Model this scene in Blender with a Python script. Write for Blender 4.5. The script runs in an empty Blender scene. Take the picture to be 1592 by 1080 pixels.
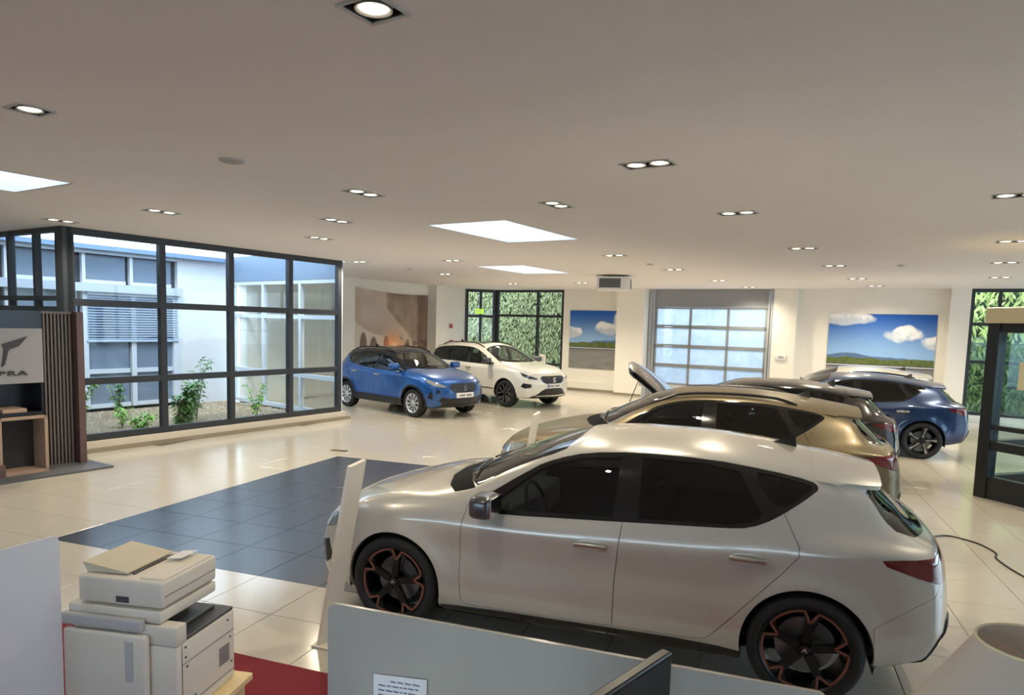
import bpy, bmesh, math, random
import numpy as np
from mathutils import Vector, Matrix
from mathutils.geometry import delaunay_2d_cdt

random.seed(7); rng = np.random.default_rng(7)
SC = bpy.context.scene
COL = SC.collection

# ------------------------------------------------------------------ camera, sky, exposure
EYE = 2.15
def make_camera():
    f, cy, pitch, roll, head = 1095.0, 609.5, 0.0947, 0.0286, 0.3395
    F = np.array([0, math.cos(pitch), -math.sin(pitch)])
    U = np.array([0, math.sin(pitch), math.cos(pitch)])
    R = np.array([1.0, 0, 0])
    r = math.cos(roll) * R + math.sin(roll) * U
    u = -math.sin(roll) * R + math.cos(roll) * U
    c, s = math.cos(head), math.sin(head)
    Z = np.array([[c, -s, 0], [s, c, 0], [0, 0, 1]])
    r, u, F = Z @ r, Z @ u, Z @ F
    cam = bpy.data.cameras.new('camera')
    cam.sensor_fit = 'HORIZONTAL'; cam.sensor_width = 36.0
    cam.lens = f / 1592.0 * 36.0
    cam.shift_y = (cy - 540.0) / 1592.0
    cam.clip_start = 0.05; cam.clip_end = 300
    o = bpy.data.objects.new('camera', cam); COL.objects.link(o)
    m = Matrix(((r[0], u[0], -F[0], 0.0), (r[1], u[1], -F[1], 0.0), (r[2], u[2], -F[2], EYE), (0, 0, 0, 1)))
    o.matrix_world = m
    SC.camera = o
make_camera()

world = bpy.data.worlds.new('sky'); SC.world = world
world.use_nodes = True
bg = world.node_tree.nodes['Background']
bg.inputs[0].default_value = (0.66, 0.82, 1.0, 1); bg.inputs[1].default_value = 3.4
sun_d = bpy.data.lights.new('sun', 'SUN'); sun_d.energy = 1.2; sun_d.angle = math.radians(12); sun_d.color = (1.0, 0.95, 0.86)
sun = bpy.data.objects.new('sun', sun_d); COL.objects.link(sun)
sun.rotation_euler = (math.radians(38), 0, math.radians(35))
SC.view_settings.view_transform = 'Standard'; SC.view_settings.look = 'None'
SC.view_settings.gamma = 1.0; SC.view_settings.use_curve_mapping = False
SC.view_settings.exposure = 0.5
LAMP_W = 125.0

# ------------------------------------------------------------------ materials
MATS = {}
def srgb(r, g, b):
    f = lambda v: (v / 255.0) / 12.92 if v / 255.0 <= 0.04045 else ((v / 255.0 + 0.055) / 1.055) ** 2.4
    return (f(r), f(g), f(b), 1.0)
def mat(name, col, rough=0.5, metal=0.0, coat=0.0, noise=0.0, nscale=30.0, bump=0.0, bscale=80.0, spec=0.5, emis=None, estr=0.0, trans=0.0, coat_r=0.03, detail=3.0):
    if name in MATS: return MATS[name]
    m = bpy.data.materials.new(name); m.use_nodes = True
    nt = m.node_tree; b = nt.nodes['Principled BSDF']
    b.inputs['Base Color'].default_value = col
    b.inputs['Roughness'].default_value = rough; b.inputs['Metallic'].default_value = metal
    b.inputs['Coat Weight'].default_value = coat; b.inputs['Coat Roughness'].default_value = coat_r
    b.inputs['Specular IOR Level'].default_value = spec
    b.inputs['Transmission Weight'].default_value = trans
    if emis:
        b.inputs['Emission Color'].default_value = emis; b.inputs['Emission Strength'].default_value = estr
    if noise or bump:
        tc = nt.nodes.new('ShaderNodeTexCoord')
        if noise:
            n = nt.nodes.new('ShaderNodeTexNoise'); n.inputs['Scale'].default_value = nscale; n.inputs['Detail'].default_value = detail
            nt.links.new(tc.outputs['Object'], n.inputs['Vector'])
            mx = nt.nodes.new('ShaderNodeMix'); mx.data_type = 'RGBA'
            mx.inputs[6].default_value = tuple(max(0, c * (1 - noise)) for c in col[:3]) + (1,)
            mx.inputs[7].default_value = tuple(min(1, c * (1 + noise)) for c in col[:3]) + (1,)
            nt.links.new(n.outputs['Fac'], mx.inputs[0]); nt.links.new(mx.outputs[2], b.inputs['Base Color'])
        if bump:
            n2 = nt.nodes.new('ShaderNodeTexNoise'); n2.inputs['Scale'].default_value = bscale; n2.inputs['Detail'].default_value = 2
            nt.links.new(tc.outputs['Object'], n2.inputs['Vector'])
            bp = nt.nodes.new('ShaderNodeBump'); bp.inputs['Strength'].default_value = bump; bp.inputs['Distance'].default_value = 0.01
            nt.links.new(n2.outputs['Fac'], bp.inputs['Height']); nt.links.new(bp.outputs['Normal'], b.inputs['Normal'])
    MATS[name] = m
    return m
def glass(name, tint=(0.93, 0.96, 0.95), gloss=1.0, rough=0.0, ior=1.45):
    """thin pane: tinted see-through plus a Fresnel mirror layer"""
    if name in MATS: return MATS[name]
    m = bpy.data.materials.new(name); m.use_nodes = True
    nt = m.node_tree; nt.nodes.clear()
    out = nt.nodes.new('ShaderNodeOutputMaterial'); mix = nt.nodes.new('ShaderNodeMixShader')
    tr = nt.nodes.new('ShaderNodeBsdfTransparent'); gl = nt.nodes.new('ShaderNodeBsdfGlossy'); fr = nt.nodes.new('ShaderNodeFresnel')
    tr.inputs[0].default_value = tuple(tint) + (1,); gl.inputs['Roughness'].default_value = rough
    gl.inputs[0].default_value = (gloss, gloss, gloss, 1); fr.inputs[0].default_value = ior
    ge = nt.nodes.new('ShaderNodeNewGeometry'); ma = nt.nodes.new('ShaderNodeMath'); ma.operation = 'SUBTRACT'; mb_ = nt.nodes.new('ShaderNodeMath'); mb_.operation = 'MULTIPLY'
    ma.inputs[0].default_value = 1.0; nt.links.new(ge.outputs['Backfacing'], ma.inputs[1]); nt.links.new(ma.outputs[0], mb_.inputs[0]); nt.links.new(fr.outputs[0], mb_.inputs[1])
    nt.links.new(mb_.outputs[0], mix.inputs[0]); nt.links.new(tr.outputs[0], mix.inputs[1]); nt.links.new(gl.outputs[0], mix.inputs[2])
    nt.links.new(mix.outputs[0], out.inputs[0])
    MATS[name] = m
    return m
def translucent(name, col, mixf=0.6, emis=0.0):
    if name in MATS: return MATS[name]
    m = bpy.data.materials.new(name); m.use_nodes = True
    nt = m.node_tree; nt.nodes.clear()
    out = nt.nodes.new('ShaderNodeOutputMaterial'); mix = nt.nodes.new('ShaderNodeMixShader')
    a = nt.nodes.new('ShaderNodeBsdfTranslucent'); b = nt.nodes.new('ShaderNodeBsdfDiffuse')
    a.inputs[0].default_value = col; b.inputs[0].default_value = col; mix.inputs[0].default_value = mixf
    nt.links.new(b.outputs[0], mix.inputs[1]); nt.links.new(a.outputs[0], mix.inputs[2]); nt.links.new(mix.outputs[0], out.inputs[0])
    MATS[name] = m
    return m
def vcol_mat(name, rough=0.6):
    """flat print: the colours come from the mesh's painted colour attribute"""
    if name in MATS: return MATS[name]
    m = bpy.data.materials.new(name); m.use_nodes = True
    nt = m.node_tree; b = nt.nodes['Principled BSDF']; b.inputs['Roughness'].default_value = rough
    b.inputs['Specular IOR Level'].default_value = 0.3
    a = nt.nodes.new('ShaderNodeAttribute'); a.attribute_name = 'print'
    nt.links.new(a.outputs['Color'], b.inputs['Base Color'])
    MATS[name] = m
    return m

# ------------------------------------------------------------------ mesh helpers
class MB:
    def __init__(s): s.v = []; s.f = []
    def add(s, v, f):
        o = len(s.v); s.v += [tuple(p) for p in v]; s.f += [tuple(i + o for i in q) for q in f]; return s
    def box(s, x0, x1, y0, y1, z0, z1):
        return s.add([(x0,y0,z0),(x1,y0,z0),(x1,y1,z0),(x0,y1,z0),(x0,y0,z1),(x1,y0,z1),(x1,y1,z1),(x0,y1,z1)],
                     [(3,2,1,0),(4,5,6,7),(0,1,5,4),(1,2,6,5),(2,3,7,6),(3,0,4,7)])
    def bbox(s, x0, x1, y0, y1, z0, z1, r=0.01, seg=2):
        bm = bmesh.new(); bmesh.ops.create_cube(bm, size=1.0)
        for v in bm.verts:
            v.co = Vector(((x0+x1)/2 + v.co.x*(x1-x0), (y0+y1)/2 + v.co.y*(y1-y0), (z0+z1)/2 + v.co.z*(z1-z0)))
        bmesh.ops.bevel(bm, geom=bm.edges[:], offset=r, segments=seg, affect='EDGES', profile=0.5)
        bm.verts.index_update()
        s.add([v.co[:] for v in bm.verts], [[v.index for v in f.verts] for f in bm.faces]); bm.free(); return s
    def cyl(s, a, b, r, n=12, r2=None, caps=True):
        a, b = Vector(a), Vector(b); d = (b - a).normalized(); r2 = r if r2 is None else r2
        p = d.orthogonal().normalized(); q = d.cross(p)
        v = []
        for k in range(n):
            t = 2*math.pi*k/n; e = p*math.cos(t) + q*math.sin(t)
            v += [a + e*r, b + e*r2]
        f = [(2*k, 2*((k+1)%n), 2*((k+1)%n)+1, 2*k+1) for k in range(n)]
        if caps: f += [tuple(2*k for k in reversed(range(n))), tuple(2*k+1 for k in range(n))]
        return s.add(v, f)
    def tube(s, pts, r, n=8):
        pts = [Vector(p) for p in pts]; m = len(pts); v = []; f = []
        up = Vector((0.13, 0.21, 0.97))
        for i, p in enumerate(pts):
            d = (pts[min(i+1, m-1)] - pts[max(i-1, 0)]).normalized()
            a = d.cross(up).normalized(); b = d.cross(a)
            rr = r[i] if isinstance(r, (list, tuple)) else r
            for k in range(n):
                t = 2*math.pi*k/n; v.append(p + a*rr*math.cos(t) + b*rr*math.sin(t))
        for i in range(m-1):
            for k in range(n):
                f.append((i*n+k, i*n+(k+1)%n, (i+1)*n+(k+1)%n, (i+1)*n+k))
        f += [tuple(range(n)), tuple((m-1)*n + k for k in reversed(range(n)))]
        return s.add(v, f)
    def lathe(s, prof, n=24, axis='z', c=(0,0,0), close=False):
        v = []; f = []; m = len(prof)
        for k in range(n):
            t = 2*math.pi*k/n
            for r, h in prof:
                a, b = r*math.cos(t), r*math.sin(t)
                p = (a, b, h) if axis == 'z' else (a, h, b) if axis == 'y' else (h, a, b)
                v.append((p[0]+c[0], p[1]+c[1], p[2]+c[2]))
        mm = m if close else m-1
        for k in range(n):
            for i in range(mm):
                j = (i+1) % m
                q = (k*m+i, k*m+j, ((k+1)%n)*m+j, ((k+1)%n)*m+i)
                f.append(q if axis != 'y' else q[::-1])
        return s.add(v, f)
    def prism(s, poly, h0, h1, axis='y'):
        n = len(poly); v = []
        for h in (h0, h1):
            for a, b in poly:
                v.append((a, h, b) if axis == 'y' else (a, b, h) if axis == 'z' else (h, a, b))
        f = [tuple(range(n)), tuple(n + k for k in reversed(range(n)))] + [(k, k+n, (k+1)%n+n, (k+1)%n) for k in range(n)]
        return s.add(v, f)
    def ellipsoid(s, c, rad, n=16, m=10, e=1.0):
        v = []; f = []
        sg = lambda x, p: math.copysign(abs(x)**p, x)
        for i in range(m+1):
            a = -math.pi/2 + math.pi*i/m
            for k in range(n):
                t = 2*math.pi*k/n
                v.append((c[0]+rad[0]*sg(math.cos(a),e)*sg(math.cos(t),e), c[1]+rad[1]*sg(math.cos(a),e)*sg(math.sin(t),e), c[2]+rad[2]*sg(math.sin(a),e)))
        for i in range(m):
            for k in range(n):
                f.append((i*n+k, i*n+(k+1)%n, (i+1)*n+(k+1)%n, (i+1)*n+k))
        return s.add(v, f)
    def xf(s, M):
        s.v = [tuple(M @ Vector(p)) for p in s.v]; return s
    def mesh(s, name, smooth=False, weld=0.0):
        me = bpy.data.meshes.new(name); me.from_pydata(s.v, [], s.f)
        bm = bmesh.new(); bm.from_mesh(me)
        if weld: bmesh.ops.remove_doubles(bm, verts=bm.verts, dist=weld)
        bmesh.ops.recalc_face_normals(bm, faces=bm.faces)
        bm.to_mesh(me); bm.free()
        if smooth:
            me.polygons.foreach_set('use_smooth', [True]*len(me.polygons))
            try: me.set_sharp_from_angle(angle=math.radians(38))
            except Exception: pass
        return me
    def build(s, name, m, parent=None, smooth=False, loc=None, rotz=None, weld=0.0):
        return obj(name, s.mesh(name, smooth, weld), m, parent, loc, rotz)

def obj(name, me, m=None, parent=None, loc=None, rotz=None):
    o = bpy.data.objects.new(name, me); COL.objects.link(o)
    if m is not None:
        if len(me.materials) == 0: me.materials.append(m)
        else:
            o.material_slots[0].link = 'OBJECT'; o.material_slots[0].material = m
    if parent: o.parent = parent
    if loc is not None: o.location = loc
    if rotz is not None: o.rotation_euler = (0, 0, rotz)
    return o
def empty(name, loc=(0,0,0), rotz=0.0, parent=None):
    o = bpy.data.objects.new(name, None); COL.objects.link(o); o.location = loc; o.rotation_euler = (0,0,rotz)
    o.empty_display_size = 0.1
    if parent: o.parent = parent
    return o
def tag(o, label, cat, group=None):
    o['label'] = label; o['category'] = cat
    if group: o['group'] = group
    return o
def struct(o, label=None):
    o['kind'] = 'structure'
    if label: o['label'] = label
    return o
def poly_sheet(name, outer, holes, z):
    """flat polygon with holes as one mesh"""
    vs = []; ed = []; fc = []
    for loop in [outer] + holes:
        o = len(vs); n = len(loop); vs += [Vector(p) for p in loop]
        ed += [(o+k, o+(k+1) % n) for k in range(n)]; fc.append(list(range(o, o+n)))
    V, E, Fc, _, _, of = delaunay_2d_cdt(vs, ed, fc, 2, 1e-6)
    keep = [f for f, o in zip(Fc, of) if 0 in o and len(o) == 1]
    me = bpy.data.meshes.new(name); me.from_pydata([(p.x, p.y, z) for p in V], [], keep)
    return me
# building frame: u to the right along the back wall, v towards the back wall
PHI = math.radians(12.5); CP, SP = math.cos(PHI), math.sin(PHI)
def W(u, v): return (u*CP + v*SP, -u*SP + v*CP)
def UV(x, y): return (x*CP - y*SP, x*SP + y*CP)
BR = -PHI                       # rotation of anything built in u, v coordinates
# ------------------------------------------------------------------ shared materials
M_WALL = mat('wall_paint', srgb(240,236,228), 0.75, noise=0.02, nscale=3)
M_CEIL = mat('ceiling_paint', srgb(240,233,231), 0.85, noise=0.02, nscale=2)
M_ANTH = mat('anthracite_frame', srgb(46,50,57), 0.45)
M_BLACK = mat('black_plastic', srgb(24,25,27), 0.5)
M_WHITE = mat('white_lacquer', srgb(232,230,225), 0.4)
M_ALU = mat('grey_aluminium', srgb(176,180,186), 0.4, metal=0.3)
M_ALUW = mat('pale_aluminium_frame', srgb(205,212,222), 0.5)
M_PANE = glass('window_pane', (0.94, 0.97, 0.97), 0.9)
M_TILE = mat('cream_floor_tile', srgb(190,182,168), 0.16, noise=0.04, nscale=5, spec=0.8, detail=6)
M_DARKT = mat('slate_floor_tile', srgb(54,61,76), 0.24, noise=0.10, nscale=9, spec=0.4, detail=6)
M_GROUT = mat('floor_grout', srgb(96,90,80), 0.8)

CEIL_Z = 3.42
ROOM = [(6.5,-4.0),(6.5,21.75),(-14.4,21.75),(-15.2,21.0),(-15.2,11.6),(-11.3,11.05),(-11.3,5.45),(-15.6,5.45),(-15.6,-4.0)]
def in_poly(p, poly):
    c = False; j = len(poly)-1
    for i in range(len(poly)):
        a, b = poly[i], poly[j]
        if (a[1] > p[1]) != (b[1] > p[1]) and p[0] < (b[0]-a[0])*(p[1]-a[1])/(b[1]-a[1]) + a[0]: c = not c
        j = i
    return c

# ------------------------------------------------------------------ floor with its tiles
def slab(name, poly, z0, z1, m):
    mb = MB(); mb.prism([W(*p) for p in poly], z0, z1, 'z')
    return struct(mb.build(name, m))
floor = slab('floor', ROOM, -0.16, -0.012, M_GROUT)
floor['label'] = 'cream tiled showroom floor with a dark slate tiled field'
T = 0.6; TX0, TY0 = -3.269, 4.709
def tile_mesh(name):
    h = T/2 - 0.0022
    mb = MB(); b = 0.0015
    v = [(-h,-h,-0.012),(h,-h,-0.012),(h,h,-0.012),(-h,h,-0.012),(-h,-h,-b),(h,-h,-b),(h,h,-b),(-h,h,-b),(-h+b,-h+b,0),(h-b,-h+b,0),(h-b,h-b,0),(-h+b,h-b,0)]
    f = [(0,1,5,4),(1,2,6,5),(2,3,7,6),(3,0,4,7),(4,5,9,8),(5,6,10,9),(6,7,11,10),(7,4,8,11),(8,9,10,11)]
    mb.add(v, f); return mb
def cam_depth_side(x, y):
    c, s = math.cos(0.3395), math.sin(0.3395)
    return -s*x + c*y, c*x + s*y           # forward, right
cand = []
for i in range(-30, 22):
    for j in range(-16, 36):
        x, y = TX0 + (i+0.5)*T, TY0 + (j+0.5)*T
        u, v = UV(x, y)
        if not in_poly((u, v), ROOM): continue
        d, r = cam_depth_side(x, y)
        vis = d > 2.6 and abs(r) < d*0.78 + 0.4 and y > 3.4 and not (-3.2 < x < 0.9 and 4.4 < y < 5.9)
        dark = -5 <= i <= 2 and 0 <= j <= 7
        cand.append((0 if vis else 1, math.hypot(x, y), x, y, dark))
cand.sort()
tm_l = tile_mesh('tile').mesh('tile'); tm_d = tm_l.copy()
tm_l.materials.append(M_TILE); tm_d.materials.append(M_DARKT)
restL, restD = MB(), MB(); proto = tile_mesh('t')
for k, (nv, d, x, y, dark) in enumerate(cand):
    if k < 300:
        o = bpy.data.objects.new('tile', tm_d if dark else tm_l); COL.objects.link(o); o.location = (x, y, 0); o.parent = floor
    else:
        (restD if dark else restL).add([(a+x, b+y, c) for a, b, c in proto.v], proto.f)
for mb, m in ((restL, M_TILE), (restD, M_DARKT)):
    if mb.v:
        o = mb.build('tile_field', m, floor); o['kind'] = 'stuff'

# ------------------------------------------------------------------ ceiling, skylights, downlights
SKY = [(-5.95,-4.75,7.34,9.31), (-9.07,-7.87,12.93,15.02), (-8.65,-7.5,1.70,3.69)]
# (x, y, direction, twin?, where) measured in metres on the ceiling
FIX = [(-1.58,2.64,'v',0,'nearest to the viewer, over the grey desk screen'),
 (-4.45,3.30,'v',0,'at far left in front of the left skylight'),
 (-0.92,5.61,'u',1,'above the roof of the white hatchback in front'),
 (-3.84,6.26,'v',1,'above the bonnet of the white hatchback in front'),
 (-2.12,7.24,'v',1,'just right of the largest skylight'),
 (-0.34,8.08,'u',1,'above the roof of the matt bronze car'),
 (-7.07,6.88,'v',1,'above the left end of the tall courtyard glazing'),
 (-5.24,7.90,'v',1,'left of the largest skylight, nearer of two in line'),
 (-6.63,9.52,'v',1,'in front of the middle of the courtyard glazing'),
 (0.48,11.54,'u',1,'above the black car with the raised bonnet'),
 (-9.31,7.29,'v',1,'above the dark corner post of the courtyard glazing'),
 (-2.55,12.4,'u',1,'between the skylights and the sectional gate, nearest of that row'),
 (-1.86,15.36,'u',1,'second in the row leading to the sectional gate'),
 (1.17,14.48,'u',1,'above the dark blue hatchback'),
 (1.92,17.76,'u',1,'above the pale car farthest back at right'),
 (-6.03,13.22,'u',1,'left of the farther skylight'),
 (-8.32,13.42,'u',1,'just beyond the end post of the courtyard glazing'),
 (-7.87,16.81,'u',1,'above the blue compact SUV by the wall hanging'),
 (2.05,7.47,'u',1,'at the right edge of the picture, nearest of that row'),
 (3.00,10.93,'u',1,'above the dark glazed cabin at the right edge'),
 (3.71,13.91,'u',1,'beyond the dark glazed cabin, nearer of two'),
 (4.53,17.21,'u',1,'in front of the right rear window'),
 (-1.15,18.65,'u',1,'in front of the sectional gate'),
 (-0.47,21.30,'u',1,'close to the top of the sectional gate'),
 (2.63,20.30,'u',1,'close to the wall above the wide road poster'),
 (-7.35,20.6,'u',1,'before the rear window above the large white SUV'),
 (-5.0,19.9,'u',1,'before the square road poster left of the heater')]
def fix_rect(f):
    x, y, d, tw, _ = f
    a = (CP,-SP) if d == 'u' else (SP, CP); b = (-a[1], a[0])
    ha, hb = (0.19 if tw else 0.095), 0.095
    return [(x+a[0]*i*ha+b[0]*j*hb, y+a[1]*i*ha+b[1]*j*hb) for i, j in ((-1,-1),(1,-1),(1,1),(-1,1))]
holes = [[W(u0,v0),W(u1,v0),W(u1,v1),W(u0,v1)] for u0,u1,v0,v1 in SKY] + [fix_rect(f) for f in FIX]
big = [(7.0,-4.4),(7.0,22.1),(-15.6,22.1),(-15.6,11.8),(-11.40,11.25),(-11.40,5.5),(-15.9,5.6),(-15.9,-4.4)]
ceil = struct(obj('ceiling', poly_sheet('ceiling', [W(*p) for p in big], holes, CEIL_Z), M_CEIL), 'plain matt grey white showroom ceiling')
roof = struct(obj('roof_deck', poly_sheet('roof_deck', [W(*p) for p in big], holes[:3], CEIL_Z+0.6), mat('roof_felt', srgb(120,120,118), 0.9)))
M_SHAFT = mat('skylight_shaft', srgb(240,240,240), 0.8)
M_OPAL = translucent('opal_dome', (0.93,0.94,0.96,1), 0.85)
SKYLAB = ['rectangular white skylight opening in mid ceiling, the larger of two in line', 'rectangular white skylight opening farther back near the rear window', 'white skylight opening cut off by the left edge of the picture']
for k, (u0,u1,v0,v1) in enumerate(SKY):
    e = empty('window_%d' % (k+1), W((u0+u1)/2,(v0+v1)/2)+(CEIL_Z,), BR); struct(e, SKYLAB[k])
    a, b = (u1-u0)/2, (v1-v0)/2
    mb = MB(); t = 0.02
    mb.box(-a-t,-a,-b-t,b+t,0,0.62).box(a,a+t,-b-t,b+t,0,0.62).box(-a,a,-b-t,-b,0,0.62).box(-a,a,b,b+t,0,0.62)
    mb.build('shaft', M_SHAFT, e)
    d = MB(); n = 10
    vs = [((-1+2*i/n)*a, (-1+2*j/n)*b, 0.60+0.18*(1-(-1+2*i/n)**4)*(1-(-1+2*j/n)**4)) for j in range(n+1) for i in range(n+1)]
    d.add(vs, [(j*(n+1)+i, j*(n+1)+i+1, (j+1)*(n+1)+i+1, (j+1)*(n+1)+i) for j in range(n) for i in range(n)])
    d.build('opal_dome', M_OPAL, e, smooth=True)

M_FRAME = mat('downlight_frame', srgb(190,188,184), 0.45)
M_CAN = mat('downlight_can', srgb(70,70,70), 0.5)
M_LENS = mat('downlight_lens', (1,0.9,0.72,1), 0.3, emis=(1.0,0.86,0.66,1), estr=6.0)
M_RING = mat('downlight_ring', srgb(205,203,198), 0.3, metal=0.6)
def fix_meshes(tw):
    ha, hb = (0.19 if tw else 0.095), 0.095
    fr = MB(); w = 0.014
    fr.box(-ha-w,ha+w,-hb-w,-hb,-0.008,0.004).box(-ha-w,ha+w,hb,hb+w,-0.008,0.004).box(-ha-w,-ha,-hb,hb,-0.008,0.004).box(ha,ha+w,-hb,hb,-0.008,0.004)
    can = MB(); t = 0.004
    can.box(-ha-t,ha+t,-hb-t,hb+t,0.062,0.066).box(-ha-t,-ha,-hb,hb,0.001,0.062).box(ha,ha+t,-hb,hb,0.001,0.062).box(-ha,ha,-hb-t,-hb,0.001,0.062).box(-ha,ha,hb,hb+t,0.001,0.062)
    return fr.mesh('frame'), can.mesh('housing')
ring = MB().lathe([(0.062,0.004),(0.070,-0.004),(0.078,-0.004),(0.08,0.06),(0.062,0.06)], 24, close=True).mesh('lamp_ring', True)
lens = MB().lathe([(0.0,-0.006),(0.03,-0.005),(0.05,-0.002),(0.062,0.004)], 24).mesh('lens', True)
FM = [fix_meshes(0), fix_meshes(1)]
for f in FIX:
    x, y, d, tw, where = f
    e = empty('downlight', (x, y, CEIL_Z), BR + (0 if d == 'u' else math.pi/2))
    tag(e, ('twin' if tw else 'single') + ' recessed ceiling downlight ' + where, 'downlight', 'recessed ceiling downlights')
    obj('frame', FM[tw][0], M_FRAME, e); obj('housing', FM[tw][1], M_CAN, e)
    for ox in ((-0.095, 0.095) if tw else (0.0,)):
        r = obj('lamp_ring', ring, M_RING, e, (ox,0,0)); obj('lens', lens, M_LENS, r)
    ld = bpy.data.lights.new('downlight_lamp', 'SPOT'); ld.energy = LAMP_W*(1.0 if tw else 0.4)*(2.4 if where.startswith('before') else 1.4 if y > 12 else 1.0); ld.color = (1.0, 0.875, 0.66)
    ld.spot_size = math.radians(150); ld.spot_blend = 0.9; ld.shadow_soft_size = 0.06
    lo = bpy.data.objects.new('downlight_lamp', ld); COL.objects.link(lo); lo.parent = e; lo.location = (0,0,-0.03)
for (x, y, lab) in ((-4.15,4.76,'flat round grey ceiling speaker near the large single downlights'), (-8.06,15.23,'small round ceiling detector above the blue compact SUV'),
                    (-2.17,14.02,'small round ceiling detector between skylight and sectional gate'), (2.24,14.36,'small round ceiling detector above the dark blue hatchback')):
    e = empty('ceiling_speaker' if 'speaker' in lab else 'smoke_detector', (x,y,CEIL_Z)); tag(e, lab, 'speaker' if 'speaker' in lab else 'detector')
    k = 1.0 if 'speaker' in lab else 0.6
    MB().lathe([(0.0,-0.022),(0.07*k,-0.021),(0.088*k,-0.014),(0.095*k,0.0)], 28).build('cover', mat('speaker_cover', srgb(170,168,165), 0.6), e, True)
    MB().lathe([(0.088*k,-0.016),(0.10*k,-0.012),(0.104*k,0.0)], 28).build('rim', M_FRAME, e, True)

# ------------------------------------------------------------------ walls
def wall(name, u0, u1, v0, v1, z0=-0.1, z1=CEIL_Z, m=M_WALL):
    mb = MB().box(u0,u1,v0,v1,z0,z1); o = mb.build(name, m); o.rotation_euler = (0,0,BR); return struct(o)
wall('wall_back', -11.55,-8.35, 21.75, 22.05)
wall('wall_back', -4.52, 0.28, 21.75, 22.05)
wall('wall_back', -14.4, -11.55, 21.72, 22.05, -0.1, 0.10)
wall('wall_back', 0.28, 6.5, 21.72, 22.05, -0.1, 0.17)
wall('wall_back', -9.32, -8.38, 21.20, 21.75)          # pilasters
wall('wall_back', -4.52, -3.88, 21.45, 21.75)
wall('wall_back', -0.16, 0.28, 21.40, 21.75)
wall('wall_back', -11.55, -9.32, 21.66, 21.75, -0.1, 0.30)   # ledge under the square poster
wall('wall_left', -15.5,-15.2, 11.6, 21.0)
wall('wall_left', -15.2,-15.0, 14.5, 15.2)             # pilaster before the hanging
wall('wall_left', -15.2,-14.85, 18.85, 19.45)
wall('wall_front', -15.9, -6.0, -4.3, -4.0); wall('wall_front', 2.0, 6.8, -4.3, -4.0); wall('wall_front', -6.0, 2.0, -4.3, -4.0, -0.1, 0.8); wall('wall_front', -6.0, 2.0, -4.3, -4.0, 2.8, CEIL_Z)
wall('wall_left', -15.9, -15.6, -4.0, 5.45)
wall('wall_right', 6.5, 6.8, -4.0, 3.0)
wall('wall_right', 6.5, 6.8, 3.0, 21.75, -0.1, 0.2)
wall('wall_left', -11.42,-11.18, 5.40, 11.08, -0.1, 0.17, mat('sill_stone', srgb(216,206,190), 0.5))
M_BASE = mat('skirting_tile', srgb(150,140,124), 0.5)
def base(name, u0,u1,v0,v1,h=0.07): 
    o = MB().box(u0,u1,v0,v1,-0.01,h).build(name, M_BASE); o.rotation_euler=(0,0,BR); struct(o)
base('baseboard_left', -11.18,-11.14,5.30,11.18); base('baseboard_back', -11.55,-9.33,21.64,21.66); base('baseboard_back', -9.33,-8.37,21.18,21.20)
base('baseboard_back', -3.88,-0.17,21.73,21.75); base('baseboard_left', -15.2,-15.18,15.2,18.85); base('baseboard_left', -15.2,-15.18,19.45,21.0)

# ------------------------------------------------------------------ framed glazing
WN = [3]
def glazing(label, p0, p1, z0, z1, xs, zs, fw=0.07, fd=0.09, m=M_ANTH, pane=M_PANE, struct_name=None, skip=(), outer=True):
    """frame from p0 to p1 (u, v); xs: inner posts (m from p0), zs: inner rails; one pane per field"""
    WN[0] += 1
    a, b = W(*p0), W(*p1); L = math.hypot(b[0]-a[0], b[1]-a[1])
    e = empty(struct_name or 'window_%d' % WN[0], (a[0],a[1],0), math.atan2(b[1]-a[1], b[0]-a[0])); struct(e, label)
    X = [0.0] + list(xs) + [L]; Zs = [z0] + list(zs) + [z1]
    h = fd/2
    for i, x in enumerate(X):
        x0, x1 = (x, x+fw) if i == 0 else (x-fw, x) if i == len(X)-1 else (x-fw/2, x+fw/2)
        MB().box(x0,x1,-h,h,z0,z1).build('mullion', m, e)
    for i, z in enumerate(Zs):
        q0, q1 = (z, z+fw) if i == 0 else (z-fw, z) if i == len(Zs)-1 else (z-fw/2, z+fw/2)
        MB().box(0.001,L-0.001,-h+0.002,h-0.002,q0,q1).build('transom', m, e)
    for i in range(len(X)-1):
        for j in range(len(Zs)-1):
            if (i,j) in skip: continue
            MB().box(X[i],X[i+1],-0.006,0.006,Zs[j],Zs[j+1]).build('pane', pane, e)
    return e
g1 = glazing('tall dark framed glazing onto the planted courtyard', (-11.3,5.45), (-11.3,11.0), 0.17, CEIL_Z, [1.50,2.82,4.18], [1.10,2.31], 0.105, 0.10)
MB().box(-0.06,0.08,-0.05,0.11,0,CEIL_Z).build('corner_post', M_ANTH, g1)
glazing('dark framed glazing returning left behind the display unit', (-15.6,5.45), (-11.42,5.45), 0.17, CEIL_Z, [0.9,1.75,2.60,3.45], [1.10,2.20,2.36], 0.075, 0.10)
glazing('dark framed rear window looking onto a green hedge', (-14.4,21.80), (-11.55,21.80), 0.10, CEIL_Z, [0.10,1.80], [0.82,2.5], 0.085, 0.10)
gd = glazing('dark framed glazed exit door set across the rear corner', (-15.2,21.0), (-14.4,21.75), 0.02, CEIL_Z, [0.55], [2.45], 0.10, 0.10, struct_name='door_1')
MB().box(0.50,0.60,-0.02,0.02,2.44,CEIL_Z).build('door_closer', M_BLACK, gd)
glazing('dark framed window at the right end of the rear wall', (0.28,21.80), (6.5,21.80), 0.17, CEIL_Z, [0.62,1.9,3.2,4.8], [1.55,2.52], 0.085, 0.10)
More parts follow.
